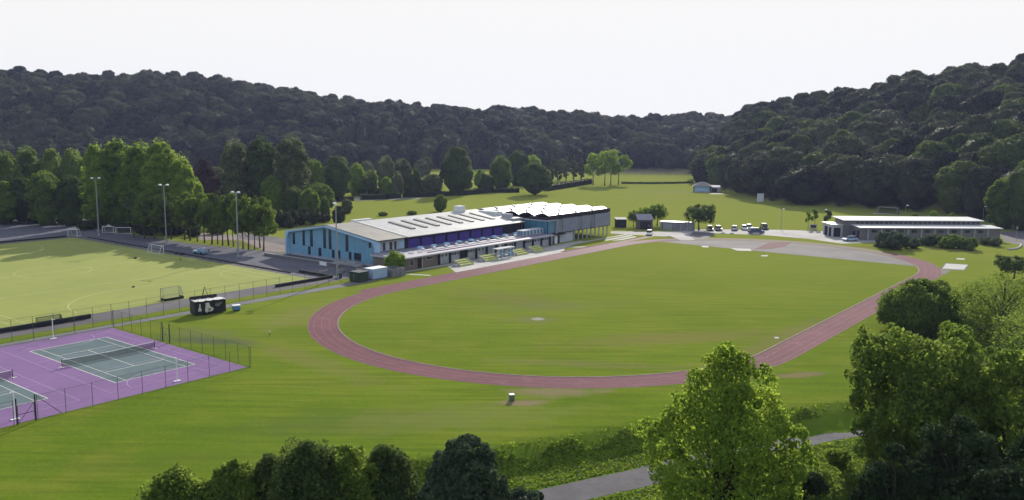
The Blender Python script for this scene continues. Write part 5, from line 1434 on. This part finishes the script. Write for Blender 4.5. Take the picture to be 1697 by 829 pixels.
SIDE = [  # valley trees that can be told apart: name, label, px, base y, top y, width px, kind, leaves
 ('broad_tree', 'dark spreading tree at the far left edge, front row by the hard court', 6, 372, 300, 62, 'broad', 'leaf_mid'),
 ('broad_tree', 'dark round-topped tree second from the left in the front row by the hard court', 40, 370, 294, 58, 'broad', 'leaf_dark'),
 ('broad_tree', 'tree with a bright rim, middle of the front row by the hard court', 78, 373, 281, 64, 'broad', 'leaf_mid'),
 ('broad_tree', 'dark tree left of the tall pale poplars in the front row', 122, 374, 288, 56, 'broad', 'leaf_dark'),
 ('broad_tree', 'taller tree at the left edge of the back row', 14, 352, 248, 56, 'broad', 'leaf_mid'),
 ('broad_tree', 'tall pointed tree of the back row above the left court', 50, 348, 243, 52, 'tall', 'leaf_mid'),
 ('broad_tree', 'tree of the back row with a flat top, third from the left edge', 91, 347, 245, 50, 'broad', 'leaf_mid'),
 ('broad_tree', 'back-row tree touching the pale poplars', 126, 348, 244, 50, 'broad', 'leaf_mid'),
 ('poplar', 'leftmost of the tall pale green poplars', 166, 378, 240, 58, 'tall', 'leaf_fresh'),
 ('poplar', 'tall pale green poplar rising behind the leftmost floodlight', 200, 376, 234, 72, 'tall', 'leaf_fresh'),
 ('poplar', 'broad pale green poplar in the middle of the poplar clump', 238, 380, 236, 74, 'tall', 'leaf_fresh'),
 ('poplar', 'tall pale green poplar behind the second floodlight', 272, 384, 234, 72, 'tall', 'leaf_fresh'),
 ('poplar', 'lower pale green poplar on the right shoulder of the poplar clump', 302, 386, 256, 56, 'tall', 'leaf_fresh'),
 ('broad_tree', 'low bright tree at the right foot of the poplar clump', 322, 384, 290, 44, 'round', 'leaf_fresh'),
 ('copper_beech', 'dark reddish tree showing right of the poplar clump', 340, 345, 262, 46, 'broad', 'leaf_copper'),
 ('copper_beech', 'lower dark reddish tree behind the slim grove', 362, 350, 290, 50, 'broad', 'leaf_copper'),
 ('tall_tree', 'left one of the three tallest dark trees beyond the blue wall', 393, 352, 231, 58, 'tall', 'leaf_grey'),
 ('tall_tree', 'middle one of the three tallest dark trees beyond the blue wall', 437, 352, 228, 64, 'tall', 'leaf_dark'),
 ('tall_tree', 'right one of the three tallest trees, with the highest top', 484, 354, 224, 66, 'tall', 'leaf_grey'),
 ('slim_tree', 'slim pale pointed tree above the grove', 398, 352, 284, 30, 'slim', 'leaf_fresh'),
 ('round_tree', 'bright green dome-shaped tree right of the grove', 453, 356, 290, 48, 'round', 'leaf_fresh'),
 ('round_tree', 'dark round tree just right of the bright dome-shaped tree', 488, 362, 308, 42, 'round', 'leaf_dark'),
 ('round_tree', 'mid green round tree above the lawn behind the hall', 514, 365, 312, 40, 'round', 'leaf_mid'),
 ('round_tree', 'bright green tree behind the small round trees of the lawn', 528, 350, 302, 58, 'round', 'leaf_mid'),
 ('round_tree', 'small round tree above the dark pillar at the hall roof', 539, 366, 324, 18, 'round', 'leaf_mid'),
 ('round_tree', 'small grey-green round bush beside the dark pillar', 575, 354, 329, 22, 'round', 'leaf_grey'),
 ('round_tree', 'large dark dome-shaped tree with a pale rim beside the meadow corner', 559, 333, 258, 54, 'broad', 'leaf_dark'),
 ('round_tree', 'narrow dark tree between the tallest trees and the dark dome', 521, 336, 262, 40, 'broad', 'leaf_mid'),
 ('round_tree', 'yellow-green tree at the left end of the hedge', 592, 325, 270, 32, 'round', 'leaf_fresh'),
 ('round_tree', 'yellow-green low tree among the garden trees', 614, 322, 282, 28, 'round', 'leaf_fresh'),
 ('round_tree', 'small dark dome tree among the garden trees', 601, 325, 288, 26, 'round', 'leaf_dark'),
 ('broad_tree', 'grey-green tree with a rounded top in the garden group', 640, 320, 256, 34, 'broad', 'leaf_grey'),
 ('broad_tree', 'grey-green tree right of the rounded one in the garden group', 666, 318, 262, 40, 'broad', 'leaf_grey'),
 ('round_tree', 'small pale tree in front of the grey-green garden trees', 659, 326, 283, 22, 'round', 'leaf_grey'),
 ('round_tree', 'small dark round tree right of the small pale garden tree', 689, 326, 280, 24, 'round', 'leaf_dark'),
 ('round_tree', 'yellow-green shrubby tree in the middle of the garden group', 640, 325, 293, 26, 'round', 'leaf_fresh'),
 ('broad_tree', 'low wide grey tree left of the large dark tree', 716, 322, 288, 44, 'round', 'leaf_grey'),
 ('broad_tree', 'largest dark egg-shaped tree beside the hedge', 757, 322, 242, 60, 'broad', 'leaf_dark'),
 ('round_tree', 'low yellow-green tree right of the large dark tree', 797, 312, 281, 26, 'round', 'leaf_fresh'),
 ('round_tree', 'small dark round tree against the hedge, right of the large dark tree', 806, 318, 288, 30, 'round', 'leaf_dark'),
 ('broad_tree', 'mid green dome tree above the hedge, left of a taller dark one', 830, 314, 257, 42, 'broad', 'leaf_mid'),
 ('broad_tree', 'tall dark dome tree rising highest above the middle of the hedge', 858, 308, 247, 44, 'broad', 'leaf_dark'),
 ('broad_tree', 'yellow-green tree peeping behind the wide dark tree', 882, 300, 256, 36, 'broad', 'leaf_fresh'),
 ('broad_tree', 'wide dark spreading tree growing over the hedge', 886, 323, 269, 62, 'broad', 'leaf_dark'),
 ('conifer', 'left one of two dark pointed conifers', 914, 300, 252, 13, 'conifer', 'leaf_dark'),
 ('conifer', 'right one of two dark pointed conifers', 924, 300, 254, 13, 'conifer', 'leaf_dark'),
 ('slim_tree', 'grey-green columnar tree right of the conifers', 938, 300, 260, 17, 'slim', 'leaf_grey'),
 ('slim_tree', 'tall grey-green columnar tree left of the pale open trees', 951, 300, 257, 18, 'slim', 'leaf_grey'),
 ('slim_tree', 'short columnar tree closest to the pale open trees', 963, 300, 261, 16, 'slim', 'leaf_grey'),
 ('open_tree', 'leftmost of the pale open trees with bare trunks on the meadow', 983, 307, 254, 30, 'open', 'leaf_fresh'),
 ('open_tree', 'second pale open tree with a bare trunk on the meadow', 1002, 308, 250, 32, 'open', 'leaf_fresh'),
 ('open_tree', 'third pale open tree with a bare trunk on the meadow', 1012, 307, 248, 30, 'open', 'leaf_fresh'),
 ('open_tree', 'rightmost of the pale open trees with bare trunks on the meadow', 1025, 306, 250, 36, 'open', 'leaf_fresh'),
 ('young_tree', 'small leafy tree showing above the pale hall roof', 730, 351, 322, 26, 'round', 'leaf_mid'),
 ('young_tree', 'small tree left of the brown garage', 1050, 376, 348, 22, 'parasol', 'leaf_mid'),
 ('young_tree', 'low tree directly behind the brown garage', 1067, 374, 344, 30, 'parasol', 'leaf_mid'),
 ('young_tree', 'fuller low tree behind the grey store', 1089, 374, 338, 34, 'parasol', 'leaf_mid'),
 ('spreading_tree', 'dark spreading tree with a short trunk at the car park edge', 1158, 381, 338, 52, 'parasol', 'leaf_dark'),
 ('sapling', 'bright sapling left of the lamp post by the notice board', 1339, 379.5, 352, 11, 'sapling', 'leaf_fresh'),
 ('sapling', 'darker sapling beside the bright one by the notice board', 1350, 378.5, 347, 13, 'sapling', 'leaf_mid'),
 ('sapling', 'dark sapling right of the lamp post', 1371, 379, 349, 16, 'sapling', 'leaf_dark'),
 ('round_tree', 'small round green tree in front of the brick corner', 655, 451, 416, 42, 'round', 'leaf_fresh'),
 ('big_tree', 'big dark green tree behind the right end of the long outbuilding', 1662, 378, 292, 66, 'broad', 'leaf_mid'),
 ('big_tree', 'tall bright-topped tree at the right picture edge', 1692, 382, 262, 60, 'broad', 'leaf_dark'),
 ('young_tree', 'pale young tree showing over the long roof, left one', 1514, 375, 352, 16, 'round', 'leaf_mid'),
 ('young_tree', 'pale young tree showing over the long roof, middle one', 1546, 375, 349, 18, 'round', 'leaf_fresh'),
 ('young_tree', 'pale young tree showing over the long roof, right one', 1577, 375, 352, 18, 'round', 'leaf_mid'),
 ('umbrella_tree', 'dark umbrella-shaped tree on the grass at the right edge', 1680, 463, 423, 60, 'parasol', 'leaf_dark'),
]
for (nm, lab, px, yb, yt, wp, key, mat) in SIDE:
    tree(nm, lab, 'tree', px, yb, yt, wp, key, mat)
# dark pillar-shaped clipped yew by the hall
x, y = gp(561, 368)
tree('clipped_yew', 'nearly black pillar-shaped yew rising behind the hall roof', 'tree', 562, 371, 341, 25, 'round', 'hedge', base=(*gp(562, 371), 0))
# copse that fills the gaps behind the valley trees: one object each
rnd = random.Random(5)
spots = []
for k in range(30):
    px = rnd.uniform(-60, 620); Yd = rnd.uniform(400, 540)
    spots.append((px, Yd))
for k in range(9):
    px = rnd.uniform(560, 960); Yd = rnd.uniform(520, 620)
    spots.append((px, Yd))
for px, Yd in spots:
    yb = PH / 2 - FPX * math.tan(math.atan2(CAMH, Yd) * -1 + PITCH) if False else 213 + CAMH * FPX / Yd
    hh = rnd.uniform(8, 13)
    if 960 < px: continue
    tree('background_tree', 'dark tree in the broken belt between the valley trees and the wooded hill', 'tree', px, yb, yb - hh * FPX / Yd, rnd.uniform(9, 13) * FPX / Yd, rnd.choice(['broad', 'round']), rnd.choice(['leaf_dark', 'forest', 'leaf_grey', 'leaf_mid']), group='trees of the belt below the hill')
# grove of slim-trunked trees along the pitch road
gl = [(222, 394, 318), (240, 395, 322), (256, 396, 316), (284, 397, 320), (306, 398, 322), (315, 399, 318), (327, 401, 324), (339, 403, 320), (351, 405, 322), (361, 405, 316), (369, 407, 324),
      (379, 407, 320), (387, 409, 326), (403, 413, 322), (412, 414, 326), (422, 414, 324), (431, 411, 326), (437, 416, 332)]
for i, (px, yb, yt) in enumerate(gl):
    tree('grove_tree', ('%s slim-trunked tree of the grove beside the pitch road, counted from the left' % ('first second third fourth fifth sixth seventh eighth ninth tenth eleventh twelfth thirteenth fourteenth fifteenth sixteenth seventeenth eighteenth'.split()[i])),
         'tree', px, yb, yt, 36 + 6 * (i % 3), 'grove', 'leaf_mid' if i % 3 else 'leaf_dark', group='slim-trunked trees of the grove', var=i)
# shrubs
for (lab, px, yb, yt, wp, mat) in [
    ('large dark shrub in front of the left part of the long outbuilding', 1476, 412, 384, 62, 'leaf_blue'),
    ('smaller shrub joined to the right of the large dark shrub', 1508, 411, 393, 30, 'leaf_blue'),
    ('spreading shrub before the middle of the long outbuilding', 1548, 408, 389, 44, 'leaf_blue'),
    ('shrub with a bright top before the long outbuilding', 1576, 411, 389, 46, 'leaf_mid'),
    ('shrub at the end of the front shrub row before the long outbuilding', 1605, 414, 393, 36, 'leaf_mid'),
    ('low shrub at the right corner of the long outbuilding', 1642, 407, 393, 36, 'leaf_blue'),
    ('dark shrub under the trees left of the hall', 478, 376, 348, 46, 'hedge'),
    ('dark shrub mass left of the hall roof', 506, 372, 344, 44, 'hedge'),
    ('dark shrub near the yew behind the hall', 534, 368, 352, 30, 'hedge'),
    ('small scrub bush on the meadow left of the roof tree', 634, 358, 351, 16, 'leaf_mid'),
    ('low scrub bush on the meadow right of another scrub bush', 683, 357, 349, 18, 'leaf_mid'),
    ('small dark bush on the grass right of the large round bush', 1622, 513, 489, 20, 'leaf_dark'),
    ('light green bush below the bare-branched tree', 1640, 560, 522, 80, 'leaf_mid'),
    ('grey-green bush at the foot of the bare-branched tree', 1690, 590, 540, 90, 'leaf_grey'),
    ('low bush beside the copper trees behind the hard court', 360, 388, 372, 30, 'leaf_mid')]:
    tree('shrub', lab, 'shrub', px, yb, yt, wp, 'shrub', mat)
# low park shrubs under the left trees
for i, (px, yb, w_) in enumerate(((20, 368, 60), (70, 369, 46), (110, 370, 40), (150, 380, 40), (205, 384, 42), (248, 389, 36), (285, 390, 34), (322, 392, 24))):
    tree('shrub', 'dark undergrowth shrub below the left trees, number %s from the left' % ('one two three four five six seven eight'.split()[i]), 'shrub', px, yb, yb - 15, w_, 'shrub', 'hedge', group='undergrowth below the left trees')

# near vegetation: finer leaves, own crowns
def near_tree(name, label, cat, px, ytop, Yd, width, z0=None, H0=3.0, mat='leaf_fresh', nl=60, lr=.2, ncards=30000, size=.17, gaps=.25, core=0, seed=1, prof=None, jit=.8, zb=-1.9, bark='bark', nb=22, tr=.38, flat=1.0, droop=0, big=3.2, wild=.8):
    x, y, zt = at_depth(px, ytop, Yd)
    zb = tz(x, y) if zb is None else zb
    H = zt - zb
    b = thing(name, label, cat, (x, y, zb), 0)
    me, C, rl = crown(name + '_leaves', seed, H0, H, width / 2, nl, lr, ncards, size, prof=prof, core=core, gaps=gaps, jit=jit, flat=flat, droop=droop, big=big, wild=wild)
    put('crown', me, M[mat], b)
    if bark: put('trunk', trunk_mesh(name + '_trunk', C, H0, H, tr, seed, nb, .4, top=.85), M[bark], b)
    return b
heroprof = lambda u: np.interp(u, [0, .15, .45, .62, .72, .855, .944, 1], [.75, .95, 1.0, .98, .93, .6, .28, .12])
near_tree('sycamore', 'bright green leafy tree in front of the lower path', 'tree', 1214, 572, 57, 10.3, mat='leaf_fresh', nl=330, lr=.095, ncards=80000, size=.115, seed=21, prof=heroprof, H0=2.0, core=.3, gaps=.45, nb=90, big=8, jit=.6, wild=1.1)
domeprof = lambda u: np.sqrt(np.clip(1 - (u * 1.0) ** 2.6, .04, 1)) * np.interp(u, [0, .3, 1], [.8, 1, 1])
ashprof = lambda u: np.interp(u, [0, .42, .62, .78, .9, .97, 1], [.62, .74, .96, 1.0, .88, .62, .4])
near_tree('ash_tree', 'big dark tree with sunlit top right of the lower path', 'tree', 1540, 540, 68, 12.0, mat='leaf_mid', nl=380, lr=.095, ncards=70000, size=.14, seed=8, prof=ashprof, H0=2.5, core=.45, nb=60, big=9, jit=.6, gaps=.15)
near_tree('ash_tree', 'dark tree with a sunlit top at the lower right picture edge', 'tree', 1700, 572, 62, 10.5, mat='leaf_mid', nl=280, lr=.10, ncards=50000, size=.14, seed=9, prof=ashprof, H0=1.0, core=.45, nb=50, big=9, jit=.6, gaps=.15)
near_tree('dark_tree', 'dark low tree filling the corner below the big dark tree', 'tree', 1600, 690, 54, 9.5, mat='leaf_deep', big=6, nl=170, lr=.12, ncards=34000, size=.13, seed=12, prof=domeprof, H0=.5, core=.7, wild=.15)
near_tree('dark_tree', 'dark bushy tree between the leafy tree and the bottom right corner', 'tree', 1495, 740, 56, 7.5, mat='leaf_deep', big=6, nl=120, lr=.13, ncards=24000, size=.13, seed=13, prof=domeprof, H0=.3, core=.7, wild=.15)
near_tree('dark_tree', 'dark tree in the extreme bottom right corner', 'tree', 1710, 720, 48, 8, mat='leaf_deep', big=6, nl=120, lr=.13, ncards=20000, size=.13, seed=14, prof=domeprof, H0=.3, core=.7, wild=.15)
near_tree('scrub_bush', 'scrubby green bush right of the leafy tree below the path', 'shrub', 1392, 745, 64, 6.6, mat='leaf_mid', nl=40, lr=.2, ncards=14000, size=.12, seed=15, prof=domeprof, H0=.2, core=.7, wild=.15, bark=None)
near_tree('scrub_bush', 'dark scrub bush under the right side of the leafy tree', 'shrub', 1330, 775, 60, 5.0, mat='leaf_deep', nl=34, lr=.22, ncards=11000, size=.12, seed=16, prof=domeprof, H0=.2, core=.7, wild=.15, bark=None)
near_tree('scrub_bush', 'scrub bush where the path passes behind the big dark tree', 'shrub', 1478, 724, 74, 4.6, mat='leaf_mid', nl=34, lr=.22, ncards=9000, size=.12, seed=17, prof=domeprof, H0=.2, core=.7, wild=.15, bark=None)
near_tree('dark_tree', 'broad dark rounded tree at the bottom, left of the path end', 'tree', 770, 722, 62, 7.6, mat='leaf_blue', big=6, nl=200, lr=.12, ncards=38000, size=.15, seed=18, prof=domeprof, H0=1.0, core=.7, wild=.15)
near_tree('scrub_bush', 'small grey-green bush at the path end on the bottom edge', 'shrub', 868, 808, 72, 3.2, mat='leaf_blue', nl=24, lr=.26, ncards=4500, size=.12, seed=19, prof=domeprof, H0=.1, core=.7, wild=.15, bark=None)
spray = lambda u: np.interp(u, [0, .5, .8, .92, 1], [1.0, 1.0, .75, .45, .12])
for i, (px, yt, wd, mm, lab) in enumerate(((288, 778, 5.2, 'leaf_mid', 'feathery green treetop at the left end of the bottom row'), (386, 766, 4.6, 'leaf_mid', 'feathery green treetop second from the left in the bottom row'),
        (446, 756, 4.6, 'leaf_dark', 'narrow pointed treetop third from the left in the bottom row'), (508, 737, 6.6, 'leaf_dark', 'dark full treetop in the middle of the bottom row'),
        (574, 740, 5.4, 'leaf_mid', 'lighter feathery treetop right of the dark full one in the bottom row'), (640, 742, 5.0, 'leaf_dark', 'treetop with a tall shoot beside the broad dark tree'), (335, 802, 5.0, 'leaf_mid', 'low treetop between the two leftmost ones in the bottom row'))):
    near_tree('young_birch', lab, 'tree', px, yt, 61 + (i % 3), wd, mat=mm, nl=230, lr=.085, ncards=26000, size=.12, seed=30 + i, prof=spray, H0=2.0, core=0, gaps=.1, tr=.16, nb=60, big=5, jit=.9, wild=1.5, flat=1.9)
# big round bush and the bare-branched willow on the right
x, y = gp(1530, 549)
b = thing('round_bush', 'huge dark round bush standing beside the track straight', 'bush', (x, y, 0), 0)
me, C, rl = crown('bush_leaves', 77, 0, 8.3, 7.0, 300, .11, 42000, .17, big=7, prof=lambda u: np.sqrt(np.clip(1 - (u * .98) ** 2.4, .05, 1)) * np.interp(u, [0, .25, 1], [.86, 1, 1]), core=.75, jit=.7)
put('foliage', me, M['leaf_mid'], b); put('stem', trunk_mesh('bush_stem', C, 1, 8, .3, 4, 10), M['bark'], b)
x, y, zt = at_depth(1668, 452, 122)
b = thing('willow', 'grey-green half-bare tree with visible branches at the right edge', 'tree', (x, y, 0), 0)
me, C, rl = crown('willow_leaves', 78, 2.0, zt, 6.5, 60, .2, 15000, .13, core=0, gaps=.45, jit=.9)
put('crown', me, M['leaf_mid'], b); put('trunk', trunk_mesh('willow_trunk', C, 1.5, zt, .35, 4, 50, .6, top=.9), M['bark'], b)
x, y, zt = at_depth(1745, 500, 105)
b = thing('willow', 'sparse grey tree just outside the right picture edge, twigs reaching in', 'tree', (x, y, 0), 0)
me, C, rl = crown('willow_leaves', 79, 1.0, zt, 6.5, 50, .2, 12000, .13, core=0, gaps=.4, jit=.9)
put('crown', me, M['leaf_mid'], b); put('trunk', trunk_mesh('willow_trunk', C, 1.5, zt, .3, 9, 40, .6, top=.9), M['bark'], b)

# ------------------------------------------------------------------ hedges
def hedge(label, pix, h, w_, mat='hedge', seed=1, size=.3):
    P = [Vector(gp(*p)) for p in pix]; x0, y0 = P[0]
    b = thing('hedge', label, 'hedge', (x0, y0, 0), 0)
    rng = np.random.default_rng(seed); cs, ns = [], []
    core = MB()
    for i in range(len(P) - 1):
        a = P[i] - P[0]; c = P[i + 1] - P[0]; L_ = (c - a).length; d = (c - a) / L_; nn = Vector((-d.y, d.x))
        q = [a + nn * w_ * .42, a - nn * w_ * .42, c - nn * w_ * .42, c + nn * w_ * .42]
        core.prism([tuple(v) for v in reversed(q)], 0, h * .9)
        m = int(L_ * (h * 2 + w_) * 3.2)
        u = rng.uniform(0, L_, m); k = rng.uniform(0, 2 * h + w_, m)
        hv = h * (1 + .10 * np.sin(u * .8) + .06 * np.sin(u * 2.3 + 1))
        side = np.where(k < h, -1, np.where(k > h + w_, 1, 0))
        off = np.where(side == 0, rng.uniform(-.5, .5, m) * w_, side * w_ / 2 * rng.uniform(.85, 1.1, m))
        zz = np.where(side == 0, hv * rng.uniform(.9, 1.08, m), rng.uniform(.05, 1, m) * hv)
        px_ = a.x + d.x * u + nn.x * off; py_ = a.y + d.y * u + nn.y * off
        cs.append(np.stack([px_, py_, zz], 1)); ns.append(np.stack([nn.x * side, nn.y * side, (side == 0) * 1.0], 1))
    v, f = cards(rng, np.concatenate(cs), np.concatenate(ns), size)
    me = mesh_np('hedge_leaves', v, f, 4, {'tint': np.clip(rng.normal(.5, .25, len(f)), 0, 1)})
    put('foliage', me, M[mat], b); core.build('stems', M[mat], b)
hedge('long clipped hedge along the far edge of the meadow, left piece', [(597, 331), (640, 330), (663, 328)], 2.2, 2.0, seed=2)
hedge('long clipped meadow hedge, middle piece running to the wide dark tree', [(668, 327.5), (720, 326), (770, 323.5), (812, 319.5), (860, 319)], 2.3, 2.0, seed=3)
hedge('hedge climbing from the wide dark tree to the pale open trees', [(905, 316.5), (940, 311), (978, 304.5)], 2.8, 3.0, seed=4)
hedge('second hedge behind the gate at the left end of the meadow', [(586, 323), (640, 321), (690, 319.5), (730, 318)], 3.0, 2.5, seed=5)
hedge('low hedge behind the gate pillars near the yew', [(560, 334), (585, 333)], 2.0, 2.0, seed=6)
hedge('low shaded hedge crossing the far paddock', [(1030, 304.5), (1080, 305), (1115, 304.5), (1148, 303.5)], 1.2, 1.4, 'leaf_mid', seed=7)
# gate pillars and pale wall bits in the hedge
for (p0, p1, lab) in (((588, 331.5), (607, 331), 'pale field gate at the left end of the long hedge'), ((664, 328), (667, 327.8), 'short pale stile in the gap of the long hedge')):
    (x0, y0), (x1, y1) = gp(*p0), gp(*p1)
    b = thing('field_gate', lab, 'gate', (x0, y0, 0), math.atan2(y1 - y0, x1 - x0)); L_ = math.hypot(x1 - x0, y1 - y0)
    for z in (.3, .6, .9, 1.2): MB().box(.15, L_ - .15, -.03, .03, z, z + .12).build('rail', M['concpale'], b)
    for x in (0, L_ - .15): MB().box(x, x + .15, -.08, .08, 0, 1.45).build('post', M['concpale'], b)

# ------------------------------------------------------------------ rank grass on the bank and below
def bank_grass():
    rng = np.random.default_rng(9); n = 90000
    x = rng.uniform(-22, 60, n); cy = np.interp(x, BX, BY)
    py = np.interp(x, PX, PYs)
    d = rng.uniform(-.6, 30, n)
    y = cy - d
    away = np.abs(y - py) * .88
    wild = np.sin(x * .37 + 1) * np.sin(y * .31 + x * .2)          # where it grows rank
    keep = (away > 2.2) & (y > 42) & ((d > 1.2 + .8 * np.sin(x * .9)) | (rng.uniform(size=n) < .12))
    x, y, away, wild = x[keep], y[keep], away[keep], wild[keep]
    clump = np.clip(np.sin(x * 1.3 + np.sin(y * .9) * 2) * np.sin(y * 1.5 + x * .5), 0, 1)
    hh = np.clip((away - 2.2) / 2.5, .1, 1)
    z = terrain(x, y) + rng.uniform(.0, .16, len(x)) + clump * (.08 + .18 * np.clip(wild, 0, 1)) * hh
    nn = np.tile(np.array([[0, -.1, .9]]), (len(x), 1))
    v, f = cards(rng, np.stack([x, y, z], 1), nn, .15, jit=.6)
    me = mesh_np('bank_grass', v, f, 4, {'tint': np.clip(.35 + clump * .45 + rng.normal(0, .2, len(f)), 0, 1)})
    tag(put('bank_grass', me, foliage('rank_grass', (.055, .10, .011), (.17, .24, .024), .35, .8)), kind='stuff')
bank_grass()

# ------------------------------------------------------------------ woodland on the hills
# wood crowns: broccoli-like clumps, light enough to repeat by the thousand
WOODC = [wood_crown('wood_crown', 200 + i, 7.0 + (i % 3) * .5, 13.0 + (i * 5) % 4, 10 + 3 * (i % 4), 3000, .42, puff=1.15) for i in range(6)]
tall_w = wood_crown('wood_crown', 300, 3.6, 19.0, 14, 2000, .38)
rng = np.random.default_rng(17)
pts = []
step = 11.5
for yy in np.arange(215, 985, step):
    for xx in np.arange(-720, 760, step):
        x = xx + rng.uniform(-.45, .45) * step; y = yy + rng.uniform(-.45, .45) * step
        pts.append((x, y))
pts = np.array(pts)
hz, wd, ppx = hills(pts[:, 0], pts[:, 1])
keep = wd & (ppx > -160) & (ppx < 1870)
l1 = np.interp(ppx, LR_X, LR_Y); r1 = np.interp(ppx, RR_X, RR_Y); r0 = np.interp(ppx, RB_X, RB_Y)
right = (pts[:, 1] > r0) & (ppx > 1158) & (pts[:, 1] < r1 + 60)
left = (pts[:, 1] < l1 + 50)
# ground hidden behind the right hill needs no trees
hidden = (ppx > 1300) & (pts[:, 1] > r1 + 60)
keep &= (right | left) & ~hidden
pts = pts[keep]; hz = hz[keep]; ppx = ppx[keep]; right = right[keep]
hz = terrain(pts[:, 0], pts[:, 1])
order = np.argsort(pts[:, 1] + (ppx < 1150) * 250)
vis = (ppx[order] > 1140) & (ppx[order] < 1720)
solo = order[vis][:280]
solo_set = set(solo.tolist())
rr = random.Random(77)
for i in solo:
    x, y = pts[i]
    o = bpy.data.objects.new('woodland_tree', WOODC[rr.randrange(6)]); COL.objects.link(o)
    s = rr.uniform(.95, 1.6); o.location = (x, y, hz[i] - (rr.uniform(0, 4.0) if hz[i] > 4 else .6)); o.scale = (s, s, min(1.32, (.55 + .5 * s) * rr.uniform(.9, 1.2))); o.rotation_euler = (rr.uniform(-.07, .07), rr.uniform(-.07, .07), rr.uniform(0, 6.28))
    tag(o, 'rounded dark green tree among the front trees of the right-hand wooded hillside', 'tree', 'front trees of the right-hand wooded hillside')
    o.material_slots[0].link = 'OBJECT'; o.material_slots[0].material = M['forest_fresh'] if rr.random() < .22 else M['forest']
rest = np.array([i for i in range(len(pts)) if i not in solo_set])
rng = np.random.default_rng(5)
pm = bpy.data.meshes.new('woodland')
P3 = np.stack([pts[rest, 0], pts[rest, 1], hz[rest] - rng.uniform(0, 4.5, len(rest)) * (hz[rest] > 4)], 1)
pm.vertices.add(len(P3)); pm.vertices.foreach_set('co', P3.astype(np.float32).ravel())
sc = rng.uniform(.65, 1.65, len(P3)) * np.where(rng.uniform(size=len(P3)) < .1, 1.2, 1)
a = pm.attributes.new('tree_scale', 'FLOAT_VECTOR', 'POINT'); a.data.foreach_set('vector', np.stack([sc, sc, np.minimum(1.35, (.55 + .5 * sc) * rng.uniform(.85, 1.2, len(P3)))], 1).astype(np.float32).ravel())
a = pm.attributes.new('tree_rot', 'FLOAT_VECTOR', 'POINT'); a.data.foreach_set('vector', np.stack([rng.uniform(-.07, .07, len(P3)), rng.uniform(-.07, .07, len(P3)), rng.uniform(0, 6.28, len(P3))], 1).astype(np.float32).ravel())
kind = rng.integers(0, 6, len(P3)); px_r = ppx[rest]
kind[(rng.uniform(size=len(P3)) < .35) & (px_r > 560) & (px_r < 820) & (pts[rest, 1] < 740)] = 6
a = pm.attributes.new('tree_kind', 'INT', 'POINT'); a.data.foreach_set('value', kind.astype(np.int32))
wood = put('woodland', pm, None); tag(wood, 'dark wood covering the hills behind the valley', 'woodland', kind='stuff')
wcol = bpy.data.collections.new('wood_crowns')
for k, me in enumerate(WOODC + [tall_w]):
    o = bpy.data.objects.new('wood_crown_%d' % k, me); wcol.objects.link(o)
ng = bpy.data.node_groups.new('scatter_wood', 'GeometryNodeTree')
ng.interface.new_socket('Geometry', in_out='INPUT', socket_type='NodeSocketGeometry')
ng.interface.new_socket('Geometry', in_out='OUTPUT', socket_type='NodeSocketGeometry')
gi = ng.nodes.new('NodeGroupInput'); go = ng.nodes.new('NodeGroupOutput')
m2p = ng.nodes.new('GeometryNodeMeshToPoints')
iop = ng.nodes.new('GeometryNodeInstanceOnPoints'); ci = ng.nodes.new('GeometryNodeCollectionInfo')
ci.inputs['Collection'].default_value = wcol; ci.inputs['Separate Children'].default_value = True; ci.inputs['Reset Children'].default_value = True
def attr(nm, typ):
    n = ng.nodes.new('GeometryNodeInputNamedAttribute'); n.data_type = typ; n.inputs['Name'].default_value = nm; return n
at_s, at_r, at_k = attr('tree_scale', 'FLOAT_VECTOR'), attr('tree_rot', 'FLOAT_VECTOR'), attr('tree_kind', 'INT')
iop.inputs['Pick Instance'].default_value = True
nl = ng.links.new
nl(gi.outputs[0], m2p.inputs[0]); nl(m2p.outputs[0], iop.inputs['Points']); nl(ci.outputs[0], iop.inputs['Instance'])
nl(at_k.outputs[0], iop.inputs['Instance Index']); nl(at_r.outputs[0], iop.inputs['Rotation']); nl(at_s.outputs[0], iop.inputs['Scale'])
nl(iop.outputs[0], go.inputs[0])
wood.modifiers.new('scatter', 'NODES').node_group = ng
print('wood trees', len(P3), 'solo', len(solo))

# ------------------------------------------------------------------ evening haze filling the valley
m, nt = newmat('haze')
o_ = N(nt, 'ShaderNodeOutputMaterial'); v_ = N(nt, 'ShaderNodeVolumePrincipled')
v_.inputs['Color'].default_value = (.52, .58, 1.0, 1); v_.inputs['Density'].default_value = HAZE
v_.inputs['Anisotropy'].default_value = 0.25
nt.links.new(v_.outputs[0], o_.inputs['Volume'])
tag(MB().box(-1500, 1500, -320, 1950, -3.2, 150).build('haze', m), kind='stuff')
